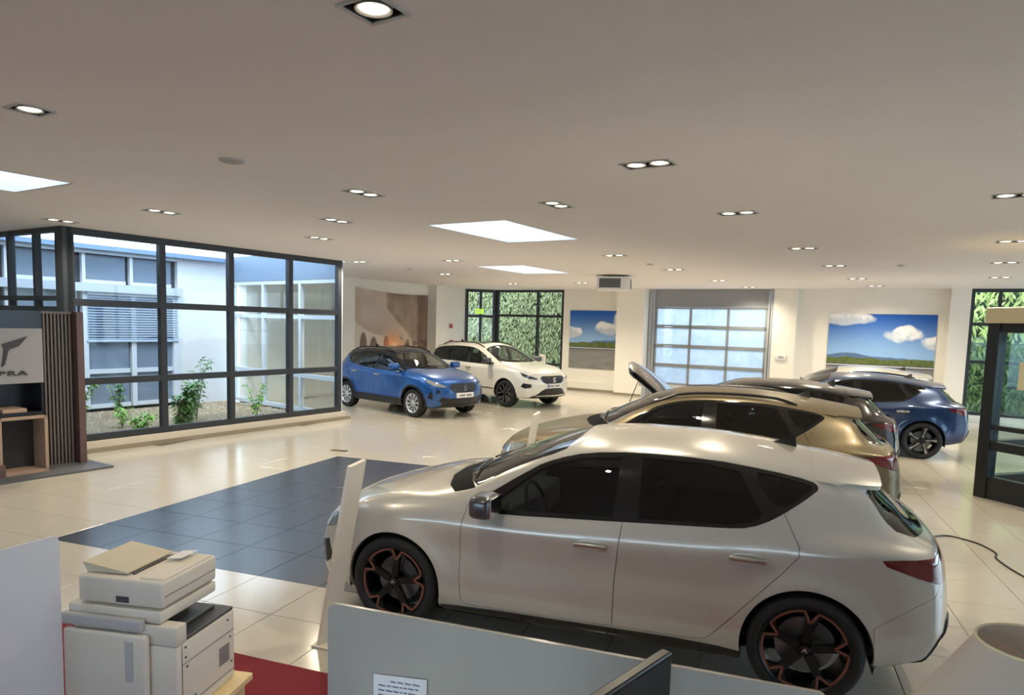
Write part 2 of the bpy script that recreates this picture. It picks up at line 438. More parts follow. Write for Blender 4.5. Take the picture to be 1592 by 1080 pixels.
glazing('added unseen window behind the viewer letting in daylight', (2.0,-4.1), (-6.0,-4.1), 0.8, 2.8, [2.0,4.0,6.0], [], 0.10, 0.10)  # invented window out of view, daylights the surfaces facing the camera
glazing('added unseen glazing along the right side letting in daylight', (6.6,3.0), (6.6,21.75), 0.2, CEIL_Z, [2.6,5.2,7.8,10.4,13.0,15.6], [2.5], 0.10, 0.10)  # made-up glazing beyond the frame, brings daylight in from the right
glazing('pale framed courtyard glazing beside the white wall', (-15.8,11.66), (-11.36,11.08), 0.02, 3.05, [1.45,2.55,3.0], [0.85,2.2], 0.09, 0.10, m=M_ALUW)
fa = MB().prism([W(-15.8,11.60),W(-11.36,11.02),W(-11.36,11.14),W(-15.8,11.72)],3.05,CEIL_Z+0.25,'z').build('trim_1', mat('zinc_fascia', srgb(120,140,165), 0.5)); struct(fa)

# sectional gate: four rows of three panes
gate = empty('door_2', W(-8.35,21.62)+(0,), BR); struct(gate, 'grey framed sectional gate with four rows of frosted panes')
M_GATE = mat('gate_frame', srgb(150,154,158), 0.45, metal=0.2)
M_FROST = translucent('frosted_pane', (0.66,0.76,0.90,1), 0.85)
def frost_grain(m):
    nt = m.node_tree; tc = nt.nodes.new('ShaderNodeTexCoord'); n = nt.nodes.new('ShaderNodeTexNoise'); n.inputs['Scale'].default_value = 2.6; n.inputs['Detail'].default_value = 5; n.inputs['Distortion'].default_value = 1.2
    r = nt.nodes.new('ShaderNodeMix'); r.data_type = 'RGBA'; r.inputs[6].default_value = (0.62,0.70,0.82,1); r.inputs[7].default_value = (0.97,0.98,1.0,1)
    nt.links.new(tc.outputs['Object'], n.inputs['Vector']); nt.links.new(n.outputs['Fac'], r.inputs[0])
    for nd in nt.nodes:
        if nd.bl_idname in ('ShaderNodeBsdfTranslucent','ShaderNodeBsdfDiffuse'): nt.links.new(r.outputs[2], nd.inputs[0])
    out = [nd for nd in nt.nodes if nd.bl_idname == 'ShaderNodeOutputMaterial'][0]; mx = out.inputs[0].links[0].from_node
    m2 = nt.nodes.new('ShaderNodeMixShader'); t = nt.nodes.new('ShaderNodeBsdfTransparent'); t.inputs[0].default_value = (0.85,0.92,1,1); m2.inputs[0].default_value = 0.28
    nt.links.new(mx.outputs[0], m2.inputs[1]); nt.links.new(t.outputs[0], m2.inputs[2]); nt.links.new(m2.outputs[0], out.inputs[0])
frost_grain(M_FROST)
GW = 3.83
for x0, x1 in ((0.0,0.10),(0.12,0.18),(GW-0.10,GW),(GW-0.18,GW-0.12)):
    MB().box(x0,x1,-0.06,0.10,0,CEIL_Z).build('guide_rail', M_ALU, gate)
MB().box(0.18,GW-0.18,0.0,0.12,2.92,CEIL_Z).build('header_panel', mat('gate_header', srgb(150,152,158), 0.6), gate)
MB().box(0.10,GW-0.10,-0.03,0.10,2.86,2.93).build('header_rail', M_GATE, gate)
rows = [0.42,1.03,1.64,2.25,2.86]
for j in range(4):
    z0, z1 = rows[j], rows[j+1]
    s = MB(); s.box(0.18,GW-0.18,0.0,0.06,z0,z0+0.055).box(0.18,GW-0.18,0.0,0.06,z1-0.045,z1-0.004)
    for x in (0.18, 1.30, 2.46, GW-0.25): s.box(x,x+0.07,0.0,0.06,z0,z1-0.004)
    sec = s.build('gate_section', M_GATE, gate)
    for i in range(3):
        x0, x1 = (0.23,1.32,2.50)[i], (1.32,2.50,GW-0.20)[i]
        MB().box(x0,x1,0.025,0.035,z0+0.03,z1-0.02).build('pane', M_FROST, sec)
    MB().bbox(GW/2-0.05,GW/2+0.05,-0.015,0.0,z1-0.04,z1-0.01,0.004,1).build('hinge', M_ALU, sec)
s = MB().box(0.18,GW-0.18,0.0,0.06,0.0,0.415)
for k in range(4): s.box(0.18,GW-0.18,-0.006,0.0,0.03+k*0.1,0.10+k*0.1)
s.build('gate_section', mat('gate_panel', srgb(205,205,200), 0.5), gate)
wall('trim_2', -8.35,-4.52, 21.76,22.05, CEIL_Z-0.02, CEIL_Z)
# ------------------------------------------------------------------ outdoors: courtyard, facade, hedges
def gobj(mb, name, m, label=None, cat=None, **k):
    o = mb.build(name, m, **k)
    if label: tag(o, label, cat)
    return o
M_GRAVEL = mat('gravel', srgb(140,124,100), 0.9, noise=0.5, nscale=60, bump=0.6, bscale=90)
g = MB().box(-30,30,-30,60,-0.30,-0.17).build('ground', mat('paving_ground', srgb(150,150,145), 0.9, noise=0.2, nscale=4)); g.rotation_euler=(0,0,BR); struct(g, 'paved ground around the building')
c = MB().box(-16.0,-11.42,5.52,11.55,-0.17,-0.02).build('courtyard_bed', M_GRAVEL); c.rotation_euler=(0,0,BR); struct(c, 'gravel bed of the courtyard')
peb = MB()
for k in range(2600):
    u, v = rng.uniform(-15.9,-11.5), rng.uniform(5.6,11.5); r = rng.uniform(0.012,0.032); x, y = W(u,v)
    a = rng.uniform(0,6.28); q = [(math.cos(a+t)*r*rng.uniform(.7,1.2), math.sin(a+t)*r*rng.uniform(.7,1.2)) for t in (0,1.26,2.5,3.77,5.0)]
    vs = [(x+p[0],y+p[1],-0.022) for p in q] + [(x+p[0]*.6,y+p[1]*.6,-0.02+r*.7) for p in q]
    peb.add(vs, [(i,(i+1)%5,(i+1)%5+5,i+5) for i in range(5)] + [(5,6,7,8,9)])
po = peb.build('gravel_pebbles', mat('pebble', srgb(186,172,150), 0.9, noise=0.5, nscale=12)); po['kind'] = 'stuff'; po['label'] = 'loose pale pebbles covering the courtyard bed'; po['category'] = 'gravel'

# facade across the courtyard
fac = empty('courtyard_building', W(-16.0,5.5)+(0,), BR + math.pi/2)      # local x along v, -y towards courtyard
tag(fac, 'white courtyard wing with strip windows and a lowered blind', 'building')
M_FW = mat('white_render', srgb(214,216,222), 0.8, noise=0.02, nscale=4)
M_ZINC = mat('zinc_edge', srgb(120,146,178), 0.45, metal=0.2)
M_FGL = mat('sky_tinted_window', srgb(118,132,150), 0.08, spec=0.6)  # base colour lightened to stand in for reflected sky
M_FPAN = mat('facade_panel', srgb(176,186,200), 0.6)
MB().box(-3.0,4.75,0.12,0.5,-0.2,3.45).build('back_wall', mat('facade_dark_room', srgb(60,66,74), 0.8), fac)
MB().box(4.75,6.2,0.0,0.5,-0.2,3.62).build('wall', M_FW, fac)
MB().box(-3.0,6.2,-0.22,0.5,3.52,3.62).build('roof_edge', M_ZINC, fac)
MB().box(-3.0,4.75,-0.10,0.12,3.44,3.52).build('soffit', M_FPAN, fac)
MB().box(-3.0,4.80,-0.14,0.12,2.62,2.80).build('sill_band', M_FPAN, fac)
for (x0,x1) in ((-3.0,-1.7),(-1.55,-0.3),(-0.15,1.0),(1.15,2.35),(2.62,3.5),(3.66,4.6)):
    w = MB().box(x0,x1,0.04,0.10,2.80,3.42).build('window', M_FGL, fac)
    MB().box(x0-0.07,x0,0.0,0.10,2.80,3.44).build('window_post', M_ALUW, w)
    MB().box(x0,x1,0.02,0.05,2.80,2.88).build('window_rail', M_ALUW, w)
for (x0,x1) in ((-3.0,-1.7),(-1.55,-0.3),(-0.15,1.0),(1.15,2.45),(2.62,3.55),(3.68,4.6)):
    w = MB().box(x0,x1,0.04,0.10,0.12,2.62).build('window', M_FGL, fac)
    MB().box(x0-0.09,x0+0.02,-0.02,0.10,0.05,2.62).build('window_post', M_ALUW, w)
    MB().box(x0,x1,0.0,0.10,0.82,0.92).build('window_rail', M_ALUW, w)
    MB().box(x0,x1,0.0,0.10,0.05,0.14).build('window_rail', M_ALUW, w)
MB().box(4.6,4.76,-0.04,0.12,0.05,2.62).build('window_post', M_ALUW, fac)
M_SLAT = mat('blind_slat', srgb(176,192,216), 0.4, metal=0.1)
sl = MB().add([(2.62,-0.06,0.0),(4.70,-0.06,0.0),(4.70,0.0,0.026),(2.62,0.0,0.026),(2.62,-0.06,0.006),(4.70,-0.06,0.006),(4.70,0.0,0.032),(2.62,0.0,0.032)], [(3,2,1,0),(4,5,6,7),(0,1,5,4),(2,3,7,6),(1,2,6,5),(3,0,4,7)]).mesh('blind_slat')
bl = MB().bbox(2.60,4.72,-0.08,0.01,2.55,2.64,0.01,1).build('blind_box', M_FPAN, fac)
for k in range(17): obj('blind_slat', sl, M_SLAT, bl, (0,0,1.585+k*0.057))
MB().bbox(2.60,4.72,-0.07,0.0,1.52,1.57,0.008,1).build('blind_rail', M_SLAT, bl)

def leafy(name, x, y, h, spread, nleaf, leaf, col, label, z0=-0.02, cat='plant', stems=5, group=None):
    e = empty(name, (x,y,z0)); tag(e, label, cat, group)
    st, lf = MB(), MB()
    for s in range(stems):
        a = rng.uniform(0,6.28); d = rng.uniform(0.15,1.0)*spread; hh = h*rng.uniform(0.6,1.0)
        pts = [(math.cos(a)*d*t**1.4, math.sin(a)*d*t**1.4, hh*t) for t in np.linspace(0,1,6)]
        st.tube(pts, [0.008*(1-.7*t) for t in np.linspace(0,1,6)], 5)
        for k in range(nleaf//stems):
            t = rng.uniform(0.2,1.0); p = Vector((math.cos(a)*d*t**1.4, math.sin(a)*d*t**1.4, hh*t))
            b = rng.uniform(0,6.28); el = rng.uniform(-0.4,0.7); L = leaf*rng.uniform(0.6,1.2); w = L*0.22
            dr = Vector((math.cos(b)*math.cos(el), math.sin(b)*math.cos(el), math.sin(el))); sd = dr.cross(Vector((0,0,1))).normalized()*w
            q = p + dr*L*0.5; tip = p + dr*L - Vector((0,0,L*0.25)); up = Vector((0,0,w*0.4))
            lf.add([p, q+sd+up, tip, q-sd+up, q], [(0,4,1),(1,4,2),(2,4,3),(3,4,0)])
    st.build('stem', mat('stem_green', srgb(96,120,60), 0.7), e, True)
    o = lf.build('foliage', mat(*col), e); o['kind'] = 'stuff'
    return e
GR1 = ('leaf_bright_green', srgb(136,190,70), 0.5); GR2 = ('leaf_mid_green', srgb(92,140,70), 0.5)
for (u,v,h,sp,n,lf,cm,lab) in [(-12.3,5.95,1.15,0.34,300,0.17,GR1,'tall bright green plant at the left edge of the courtyard bed'),
    (-12.2,7.05,0.55,0.3,150,0.15,GR1,'low bright green plant in the first courtyard field from the left'),
    (-12.0,7.75,0.95,0.55,420,0.20,GR2,'dense bushy green plant behind the second courtyard field'),
    (-13.3,8.9,1.35,0.45,160,0.17,GR2,'tallest thin green weed against the white courtyard wall'),
    (-12.8,10.0,0.85,0.26,120,0.14,GR1,'slender green weed in front of the pale courtyard glazing'),
    (-14.8,8.1,0.9,0.4,120,0.15,GR2,'green shrub in front of the courtyard windows under the blind'),
    (-13.4,7.4,0.5,0.3,60,0.13,GR1,'small light green weed in mid gravel')]:
    x, y = W(u,v); leafy('garden_plant', x, y, h, sp, n, lf, cm, lab)

def hedge(u0,u1,v,h,n,leaf,col,label,depth=0.5):
    e = empty('hedge', W((u0+u1)/2, v)+(-0.17,), BR); tag(e, label, 'hedge')
    L = (u1-u0)/2
    MB().box(-L,L,0.25,depth,0,h).build('woody_core', mat('hedge_core', srgb(70,86,62), 0.9, noise=0.4, nscale=14), e)
    lf = MB()
    for k in range(n):
        p = Vector((rng.uniform(-L,L), rng.uniform(-0.15,0.25), rng.uniform(0,h)))
        a = rng.normal(-1.2,0.7); l = leaf*rng.uniform(0.6,1.3); w = l*0.13
        dr = Vector((math.cos(a)*rng.choice((-1,1)), rng.uniform(-.5,.2), math.sin(a))).normalized(); sd = dr.cross(Vector((rng.uniform(-.5,.5),1,0.2))).normalized()*w
        q = p+dr*l*.45
        lf.add([p, q+sd, p+dr*l, q-sd], [(0,1,2),(0,2,3)])
    o = lf.build('foliage', mat(*col), e); o['kind'] = 'stuff'
hedge(-18.0,-9.0,24.3,4.6,17000,0.20,('hedge_leaf', srgb(156,162,112), 0.6),'dense grey green bamboo hedge outside the rear window')
hedge(-9.0,-1.5,25.5,3.1,4000,0.25,('hedge_leaf_gate', srgb(110,140,96), 0.6),'green hedge dimly seen through the sectional gate')
hedge(-1.5,8.0,24.6,2.2,5000,0.22,('hedge_leaf_dark', srgb(98,120,62), 0.55),'clipped dark green hedge outside the right rear window')
hedge(-1.5,8.0,26.5,5.2,4500,0.34,('tree_leaf_bright', srgb(170,186,104), 0.55),'tall bright green trees above the clipped hedge at right')
# ------------------------------------------------------------------ pictures on the walls
def vnoise(x, y, seed=0):
    r = np.random.default_rng(seed).random((64,64)); xi, yi = np.floor(x).astype(int), np.floor(y).astype(int); fx, fy = x-xi, y-yi
    fx, fy = fx*fx*(3-2*fx), fy*fy*(3-2*fy); g = lambda i, j: r[i % 64, j % 64]
    return (g(xi,yi)*(1-fx)+g(xi+1,yi)*fx)*(1-fy) + (g(xi,yi+1)*(1-fx)+g(xi+1,yi+1)*fx)*fy
def fbm(x, y, seed=0, o=4): return sum(vnoise(x*2**k+7*k, y*2**k+3*k, seed+k)/2**k for k in range(o))/(2-2**(1-o))
def smooth(a, b, x): t = np.clip((x-a)/(b-a),0,1); return t*t*(3-2*t)
C = lambda r,g,b: np.array(srgb(r,g,b)[:3])
def mixc(a, b, t): return a*(1-t[...,None]) + b*t[...,None]
def road_print(X, Y, asp, seed, road_h, hill_c, cloudx):
    """X to the right, Y up, 0..1"""
    col = mixc(C(150,190,235)+0*X[...,None], C(36,96,186)+0*X[...,None], smooth(road_h+0.05, 1.0, Y))
    for cx, cy, rx, ry in cloudx:
        n = fbm(X*asp*5, Y*5, seed+3, 5); d = ((X-cx)/rx)**2 + ((Y-cy)/ry)**2
        m = smooth(0.15,0.65, 1.15-d+(n-0.5)*1.8)*0.93
        col = mixc(col, mixc(C(205,214,228)+0*X[...,None], C(252,252,255)+0*X[...,None], smooth(0.3,0.7,fbm(X*asp*8,Y*8,seed+9)+0.4*(Y-cy)/ry)), m)
    hz = road_h+0.03+0.14*hill_c(X)+0.02*fbm(X*9,0*X,seed)
    col = mixc(col, C(92,118,158)+0*X[...,None], smooth(0.0,0.008,hz-Y))
    tz = road_h+0.02+0.055*fbm(X*asp*7,0*X+2,seed+5)
    col = mixc(col, mixc(C(62,84,44)+0*X[...,None], C(120,132,74)+0*X[...,None], fbm(X*asp*30,Y*30,seed+6)), smooth(0,0.008,tz+0.035-Y))
    col = mixc(col, C(70,74,82)+0*X[...,None], smooth(0,0.004,road_h-Y))
    col = mixc(col, C(205,208,212)+0*X[...,None], smooth(0,0.004,road_h-0.012-Y)*(1-smooth(0,0.004,road_h-0.028-Y)))
    rd = mixc(C(118,118,120)+0*X[...,None], C(150,148,146)+0*X[...,None], fbm(X*asp*4,Y*26,seed+7))
    col = mixc(col, rd, smooth(0,0.004,road_h-0.045-Y))
    return col
def print_panel(name, w, h, nx, ny, fn, loc, rotz, label, cat='poster', thick=0.012, sag=None):
    xs, ys = np.meshgrid(np.linspace(0,1,nx), np.linspace(0,1,ny))
    col = np.clip(fn(xs, ys),0,1)
    z = ys*h; yy = np.zeros_like(xs)
    if sag is not None: z, yy = sag(xs, ys, h)
    V = np.stack([xs*w, yy-thick, z],-1).reshape(-1,3)
    idx = np.arange(nx*ny).reshape(ny,nx)
    Fq = np.stack([idx[:-1,:-1],idx[:-1,1:],idx[1:,1:],idx[1:,:-1]],-1).reshape(-1,4)
    rim = np.concatenate([idx[0,:],idx[1:,-1],idx[-1,-2::-1],idx[-2:0:-1,0]])
    B = V[rim].copy(); B[:,1] += thick*0.9; o = len(V); n = len(rim)
    sides = [(int(rim[k]),int(rim[(k+1)%n]),o+(k+1)%n,o+k)[::-1] for k in range(n)]
    me = bpy.data.meshes.new(name); me.from_pydata(np.vstack([V,B]).tolist(), [], Fq.tolist()+sides)
    at = me.color_attributes.new('print','FLOAT_COLOR','POINT')
    c4 = np.ones((len(V)+n,4)); c4[:len(V),:3] = col.reshape(-1,3); c4[len(V):,:3] = 0.7
    at.data.foreach_set('color', c4.ravel())
    o = obj(name, me, vcol_mat('print'), None, loc, rotz); tag(o, label, cat); return o
x, y = W(-11.28,21.74)
print_panel('road_poster', 1.98,1.97,200,200, lambda X,Y: road_print(X,Y,1.0,11,0.38,lambda t: smooth(0.25,0.5,t)*0.55+0.35*smooth(0.75,1.0,t), [(0.05,0.62,0.20,0.10),(0.72,0.70,0.30,0.12),(0.95,0.86,0.16,0.2)]),
    (x,y,0.75), BR, 'square poster of a road under a blue sky, left of the sectional gate')
x, y = W(-3.05,21.74)
print_panel('road_poster', 2.63,1.97,260,190, lambda X,Y: road_print(X,Y,1.33,31,0.30,lambda t: 0.35+0.5*np.exp(-((t-0.2)/0.18)**2)+0.15*np.exp(-((t-0.6)/0.2)**2), [(0.14,0.93,0.28,0.10),(0.72,0.72,0.20,0.13),(0.97,0.62,0.14,0.10)]),
    (x,y,0.77), BR, 'wide poster of a road under a blue sky, right of the sectional gate')
def hanging(X, Y):
    n = fbm(X*6,Y*6,71,5)
    col = mixc(C(186,166,150)+0*X[...,None], C(214,200,186)+0*X[...,None], n)
    dune = 0.95-0.75*X**1.3*1.1+0.05*n
    dk = smooth(-0.02,0.02,Y-(1.28-1.15*X)); col = mixc(col, mixc(C(120,100,88)+0*X[...,None], C(190,170,150)+0*X[...,None], fbm(X*9,Y*5,75)), dk*smooth(0.40,0.44,X))
    col = mixc(col, C(226,214,202)+0*X[...,None], smooth(0,0.02,0.55-0.45*X-Y+0.08*n)*0.8)
    for cx, cy, rx, ry in ((0.13,0.30,0.045,0.16),(0.26,0.24,0.05,0.17),(0.71,0.28,0.03,0.10),(0.42,0.33,0.035,0.1)):
        d = ((X-cx)/rx)**2+np.where(Y>cy,((Y-cy)/ry)**2,0)
        col = mixc(col, C(104,84,74)+0*X[...,None], (1-smooth(0.8,1.1,d))*(Y>cy-0.16)*0.85)
    glow = np.exp(-(((X-0.52)/0.12)**2+((Y-0.26)/0.17)**2)); col = mixc(col, C(255,150,70)+0*X[...,None], np.clip(glow*1.2,0,1)*0.9)
    col = mixc(col, C(255,236,190)+0*X[...,None], np.exp(-(((X-0.53)/0.05)**2+((Y-0.28)/0.07)**2))*0.9)
    col = mixc(col, mixc(C(70,50,46)+0*X[...,None], C(130,104,90)+0*X[...,None], fbm(X*14,Y*3,77)), smooth(0.845,0.86,X)*(0.55+0.45*fbm(X*30,Y*2,79)))
    bld = smooth(0.56,0.62,fbm(X*22,Y*26,81))*smooth(0.55,0.62,X)*smooth(0.5,0.3,Y); col = mixc(col, C(90,66,60)+0*X[...,None], bld*0.8)
    return mixc(col, C(122,96,80)+0*X[...,None], smooth(0.1,0.0,Y)*0.5)
x, y = W(-15.17,15.24)
print_panel('wall_hanging', 3.50,2.45,240,150, hanging, (x,y,0.72), BR+math.pi/2, 'beige fabric wall hanging of dunes and arches behind the blue compact SUV', 'wall hanging',
    sag=lambda X,Y,h: (Y*h-0.12*Y*(4*X*(1-X))*0.6-0.10*X*Y, -0.015*np.sin(X*21)*(0.4+0.6*Y)-0.02))
for (v,z,lab) in ((20.1,2.06,'small red fire alarm call point, upper one on the white wall'),(20.12,1.50,'red fire extinguisher sign box, lower one on the white wall')):
    x, y = W(-15.17,v); e = empty('fire_alarm_box',(x,y,z),BR+math.pi/2); tag(e, lab, 'alarm box')
    MB().bbox(-0.06,0.06,-0.05,0,-0.07,0.07,0.008,2).build('case', mat('signal_red', srgb(196,44,38),0.4), e, True)
    MB().box(-0.03,0.03,-0.055,-0.05,-0.02,0.03).build('glass_plate', M_WHITE, e)
x, y = W(-14.78,21.30); e = empty('exit_sign',(x,y,2.62),BR+math.radians(43)); tag(e,'small yellow green exit sign hanging at the glazed door','sign')
MB().bbox(-0.15,0.15,-0.02,0.02,-0.09,0.09,0.006,1).build('plate', mat('exit_green', srgb(190,224,80),0.5,emis=srgb(170,220,60),estr=0.6), e)
fig = MB().box(0.02,0.05,-0.026,-0.02,-0.05,0.05).box(-0.09,-0.06,-0.026,-0.02,-0.01,0.03).box(-0.06,-0.02,-0.026,-0.02,-0.05,0.02); fig.build('running_figure', mat('exit_white', srgb(250,255,235),0.5), e)
x, y = W(-9.48,21.73); e = empty('wall_socket',(x,y,0.33),BR); tag(e,'double wall socket below the square road poster','socket')
for k in (-0.045,0.045): 
    q = MB().bbox(k-0.04,k+0.04,-0.012,0,-0.04,0.04,0.004,1).build('socket_plate', M_WHITE, e); MB().lathe([(0,-0.014),(0.024,-0.014),(0.026,-0.011)],14,'y',(k,0,0)).build('socket_well', M_CAN, q)
x, y = W(-4.24,21.44); e = empty('thermostat',(x,y,1.45),BR); tag(e,'small white control panel on the pilaster right of the sectional gate','control panel')
MB().bbox(-0.16,0.16,-0.03,0,-0.09,0.09,0.01,2).build('case', M_WHITE, e, True); MB().box(-0.06,0.08,-0.034,-0.03,-0.03,0.03).build('buttons', M_ALU, e)
# heater unit hung below the ceiling
e = empty('fan_heater', (-3.50,17.15,CEIL_Z), BR+math.radians(20)); tag(e,'white ceiling fan heater box with dark louvred grilles','heater')
MB().bbox(-0.40,0.40,-0.38,0.38,-0.36,-0.04,0.015,2).build('case', M_WHITE, e); 
MB().box(-0.33,0.18,-0.387,-0.38,-0.31,-0.09).build('grille', M_CAN, e); MB().box(0.40,0.407,-0.26,0.26,-0.31,-0.09).build('grille', M_CAN, e)
for k in range(6):
    MB().box(-0.33,0.18,-0.40,-0.386,-0.30+k*0.037,-0.294+k*0.037).build('louvre', M_ALU, e)
    MB().box(0.406,0.42,-0.26,0.26,-0.30+k*0.037,-0.294+k*0.037).build('louvre', M_ALU, e)
for sx in (-0.3,0.3): MB().cyl((sx,0,-0.05),(sx,0,0.0),0.012).build('hanger', M_ALU, e)
# ------------------------------------------------------------------ car bodies: a lofted skin cut into panels
TK = np.array([0,.10,.22,.36,.50,.60,.78,.90,1.0])       # section knots: sill centre .. roof centre
def pchip_slopes(x, y):
    h = np.diff(x); d = np.diff(y, axis=-1)/h
    m = np.zeros_like(y)
    a, b = d[..., :-1], d[..., 1:]; w1, w2 = 2*h[1:]+h[:-1], h[1:]+2*h[:-1]
    with np.errstate(divide='ignore', invalid='ignore'):
        hm = (w1+w2)/(w1/a + w2/b)
    m[..., 1:-1] = np.where(a*b > 0, hm, 0.0)
    def end(h0,h1,d0,d1):
        e = ((2*h0+h1)*d0 - h0*d1)/(h0+h1)
        e = np.where(np.sign(e) != np.sign(d0), 0.0, e)
        return np.where((np.sign(d0) != np.sign(d1)) & (np.abs(e) > 3*np.abs(d0)), 3*d0, e)
    m[..., 0] = end(h[0],h[1],d[...,0],d[...,1]); m[..., -1] = end(h[-1],h[-2],d[...,-1],d[...,-2])
    return m
def hermite(x, y, m, q):
    i = np.clip(np.searchsorted(x, q, side='right')-1, 0, len(x)-2)
    h = x[i+1]-x[i]; t = (q-x[i])/h
    g = lambda A, k: A[k] if A.ndim == 1 else np.take_along_axis(A, k[:,None], 1)[:,0]
    y0,y1,m0,m1 = g(y,i),g(y,i+1),g(m,i),g(m,i+1)
    return (1+2*t)*(1-t)**2*y0 + t*(1-t)**2*h*m0 + t*t*(3-2*t)*y1 + t*t*(t-1)*h*m1

class Skin:
    SF = 0.10
    def __init__(s, sp):
        s.sp = sp; s.L = sp['L']; L = sp['lines']
        s.cv = []
        for ln in L:
            a = np.array(ln, float); s.cv.append((a[:,0], a[:,1], pchip_slopes(a[:,0],a[:,1]), a[:,2], pchip_slopes(a[:,0],a[:,2])))
        s.rf, s.rr, s.n = sp.get('rf',0.10), sp.get('rr',0.10), 3.0
        ns, nt = 170, 110
        gs, gt = np.meshgrid(np.linspace(0.0005,0.9995,ns), np.linspace(0,1,nt), indexing='ij')
        s.gs, s.gt = gs.ravel(), gt.ravel(); s.gp = s.S(s.gs, s.gt)
    def S(s, ss, tt):
        ss, tt = np.atleast_1d(np.asarray(ss,float)), np.atleast_1d(np.asarray(tt,float))
        F, L = s.SF, s.L
        th_f = np.clip(ss/F,0,1)*math.pi/2; th_r = np.clip((1-ss)/F,0,1)*math.pi/2
        e = 2/s.n
        kf, kr = np.sin(th_f)**e, np.sin(th_r)**e
        x = np.where(ss<F, s.rf*(1-np.cos(th_f)**e), np.where(ss>1-F, L-s.rr*(1-np.cos(th_r)**e), s.rf+(ss-F)/(1-2*F)*(L-s.rf-s.rr)))
        k = np.minimum(kf,kr)
        Yk, Zk = [], []
        for (cx,cy,my,cz,mz) in s.cv:
            xq = np.clip(x,cx[0],cx[-1]); Yk.append(hermite(cx,cy,my,xq)); Zk.append(hermite(cx,cz,mz,xq))
        Yk, Zk = np.stack(Yk,1), np.stack(Zk,1)
        y = hermite(TK, Yk, pchip_slopes(TK,Yk), tt); z = hermite(TK, Zk, pchip_slopes(TK,Zk), tt)
        y = np.maximum(y,0)
        for ax in (s.sp['xf'], s.sp['xr']):
            rho = np.hypot(x-ax, z-s.sp['R'])
            y = y + s.sp.get('flare',0.015)*np.exp(-((rho-s.sp['ra'])/0.085)**2)*smooth(0.05,0.2,tt)*(1-smooth(0.5,0.62,tt))
        zc = np.where(ss<0.5, s.sp['zcf'], s.sp['zcr'])
        y = y*k; z = zc+(z-zc)*k
        wf = np.clip(1-x/1.0,0,1)**2; wr = np.clip(1-(L-x)/0.8,0,1)**2
        X = x + wf*(s.sp['Af']*(y/0.9)**2.2 + np.interp(z,*s.sp['Bf'])) - wr*(s.sp['Ar']*(y/0.9)**2.6 + np.interp(z,*s.sp['Br']))
        return np.stack([X,y,z],1)
    def N(s, ss, tt):
        h = 2e-3
        sa, sb = np.clip(ss-h,2e-4,1), np.clip(ss+h,0,1-2e-4); ta, tb = np.clip(tt-h,0,1), np.clip(tt+h,0,1)
        ds = s.S(sb,tt)-s.S(sa,tt); dt = s.S(ss,tb)-s.S(ss,ta)
        n = np.cross(dt,ds); ln = np.linalg.norm(n,axis=1,keepdims=True); n = n/np.maximum(ln,1e-12)
        bad = ln[:,0] < 1e-12
        n[bad] = [[-1,0,0] if q < .5 else [1,0,0] for q in ss[bad]] if bad.any() else n[bad]
        ctr = (tt > 0.9995) | (tt < 0.0005); n[ctr,1] = 0; n /= np.maximum(np.linalg.norm(n,axis=1,keepdims=True),1e-9)
        return n
    def view(s, P, k):
        r = math.sqrt(0.5)
        if k == 'S': return np.stack([P[:,0],P[:,2]],1), P[:,1]
        if k == 'T': return np.stack([P[:,0],P[:,1]],1), P[:,2]
        if k == 'F': return np.stack([P[:,1],P[:,2]],1), -P[:,0]
        if k == 'R': return np.stack([P[:,1],P[:,2]],1), P[:,0]
        if k == 'P': return np.stack([(P[:,0]+P[:,1])*r,P[:,2]],1), P[:,1]-P[:,0]
        if k == 'Q': return np.stack([(P[:,0]-P[:,1])*r,P[:,2]],1), P[:,1]+P[:,0]
    def inv(s, k, A):
        """view coordinates (N, 2) -> surface parameters (N, 2)"""
        A = np.atleast_2d(np.asarray(A,float)); n = len(A)
        if k == 'D': return A.copy()
        if k == 'E': return np.array([(s.s_at(x,t),t) for x,t in A])
        g, pref = s.view(s.gp,k)
        pen = 3e-3*(pref.max()-pref)
        if k in 'FP': pen = pen + (s.gs > 0.5)*9
        if k in 'RQ': pen = pen + (s.gs < 0.5)*9
        if k == 'S': pen = pen + ((s.gt < 0.09)|(s.gt > 0.93))*1.0
        c = (g[None,:,0]-A[:,:1])**2+(g[None,:,1]-A[:,1:])**2+pen[None,:]
        fix = np.full(n,np.nan)
        if k == 'T': fix[np.abs(A[:,1]) < 1e-6] = 1.0
        if k in 'FR':
            zc = s.sp['zcf'] if k == 'F' else s.sp['zcr']
            z0 = np.abs(A[:,0]) < 1e-6; fix[z0] = np.where(A[z0,1] > zc,1.0,0.0)
        for i in np.where(~np.isnan(fix))[0]: c[i] += np.abs(s.gt-fix[i])*20
        i = np.argmin(c,1); q = np.stack([s.gs[i],s.gt[i]],1)
        fx = ~np.isnan(fix); q[fx,1] = fix[fx]
        for it in range(14):
            h = 4e-4; hs = np.where(q[:,0]+h > 0.9999,-h,h); ht = np.where(q[:,1]+h > 1,-h,h)
            v0,_ = s.view(s.S(q[:,0],q[:,1]),k); v1,_ = s.view(s.S(q[:,0]+hs,q[:,1]),k); v2,_ = s.view(s.S(q[:,0],q[:,1]+ht),k)
            r = A-v0
            if np.abs(r).max() < 1e-5: break
            J = np.stack([(v1-v0)/hs[:,None],(v2-v0)/ht[:,None]],2)
            J[fx,:,1] = 0
            JT = np.swapaxes(J,1,2); d = np.linalg.solve(JT@J+1e-6*np.eye(2),(JT@r[:,:,None]))[:,:,0]
            q = np.clip(q+np.clip(d,-0.03,0.03),[0.0006,0],[0.9994,1])
        return q
    def s_at(s, x, t):
        P = s.S(np.linspace(0,1,800), np.full(800,t)); return float(np.interp(x, P[:,0], np.linspace(0,1,800)))
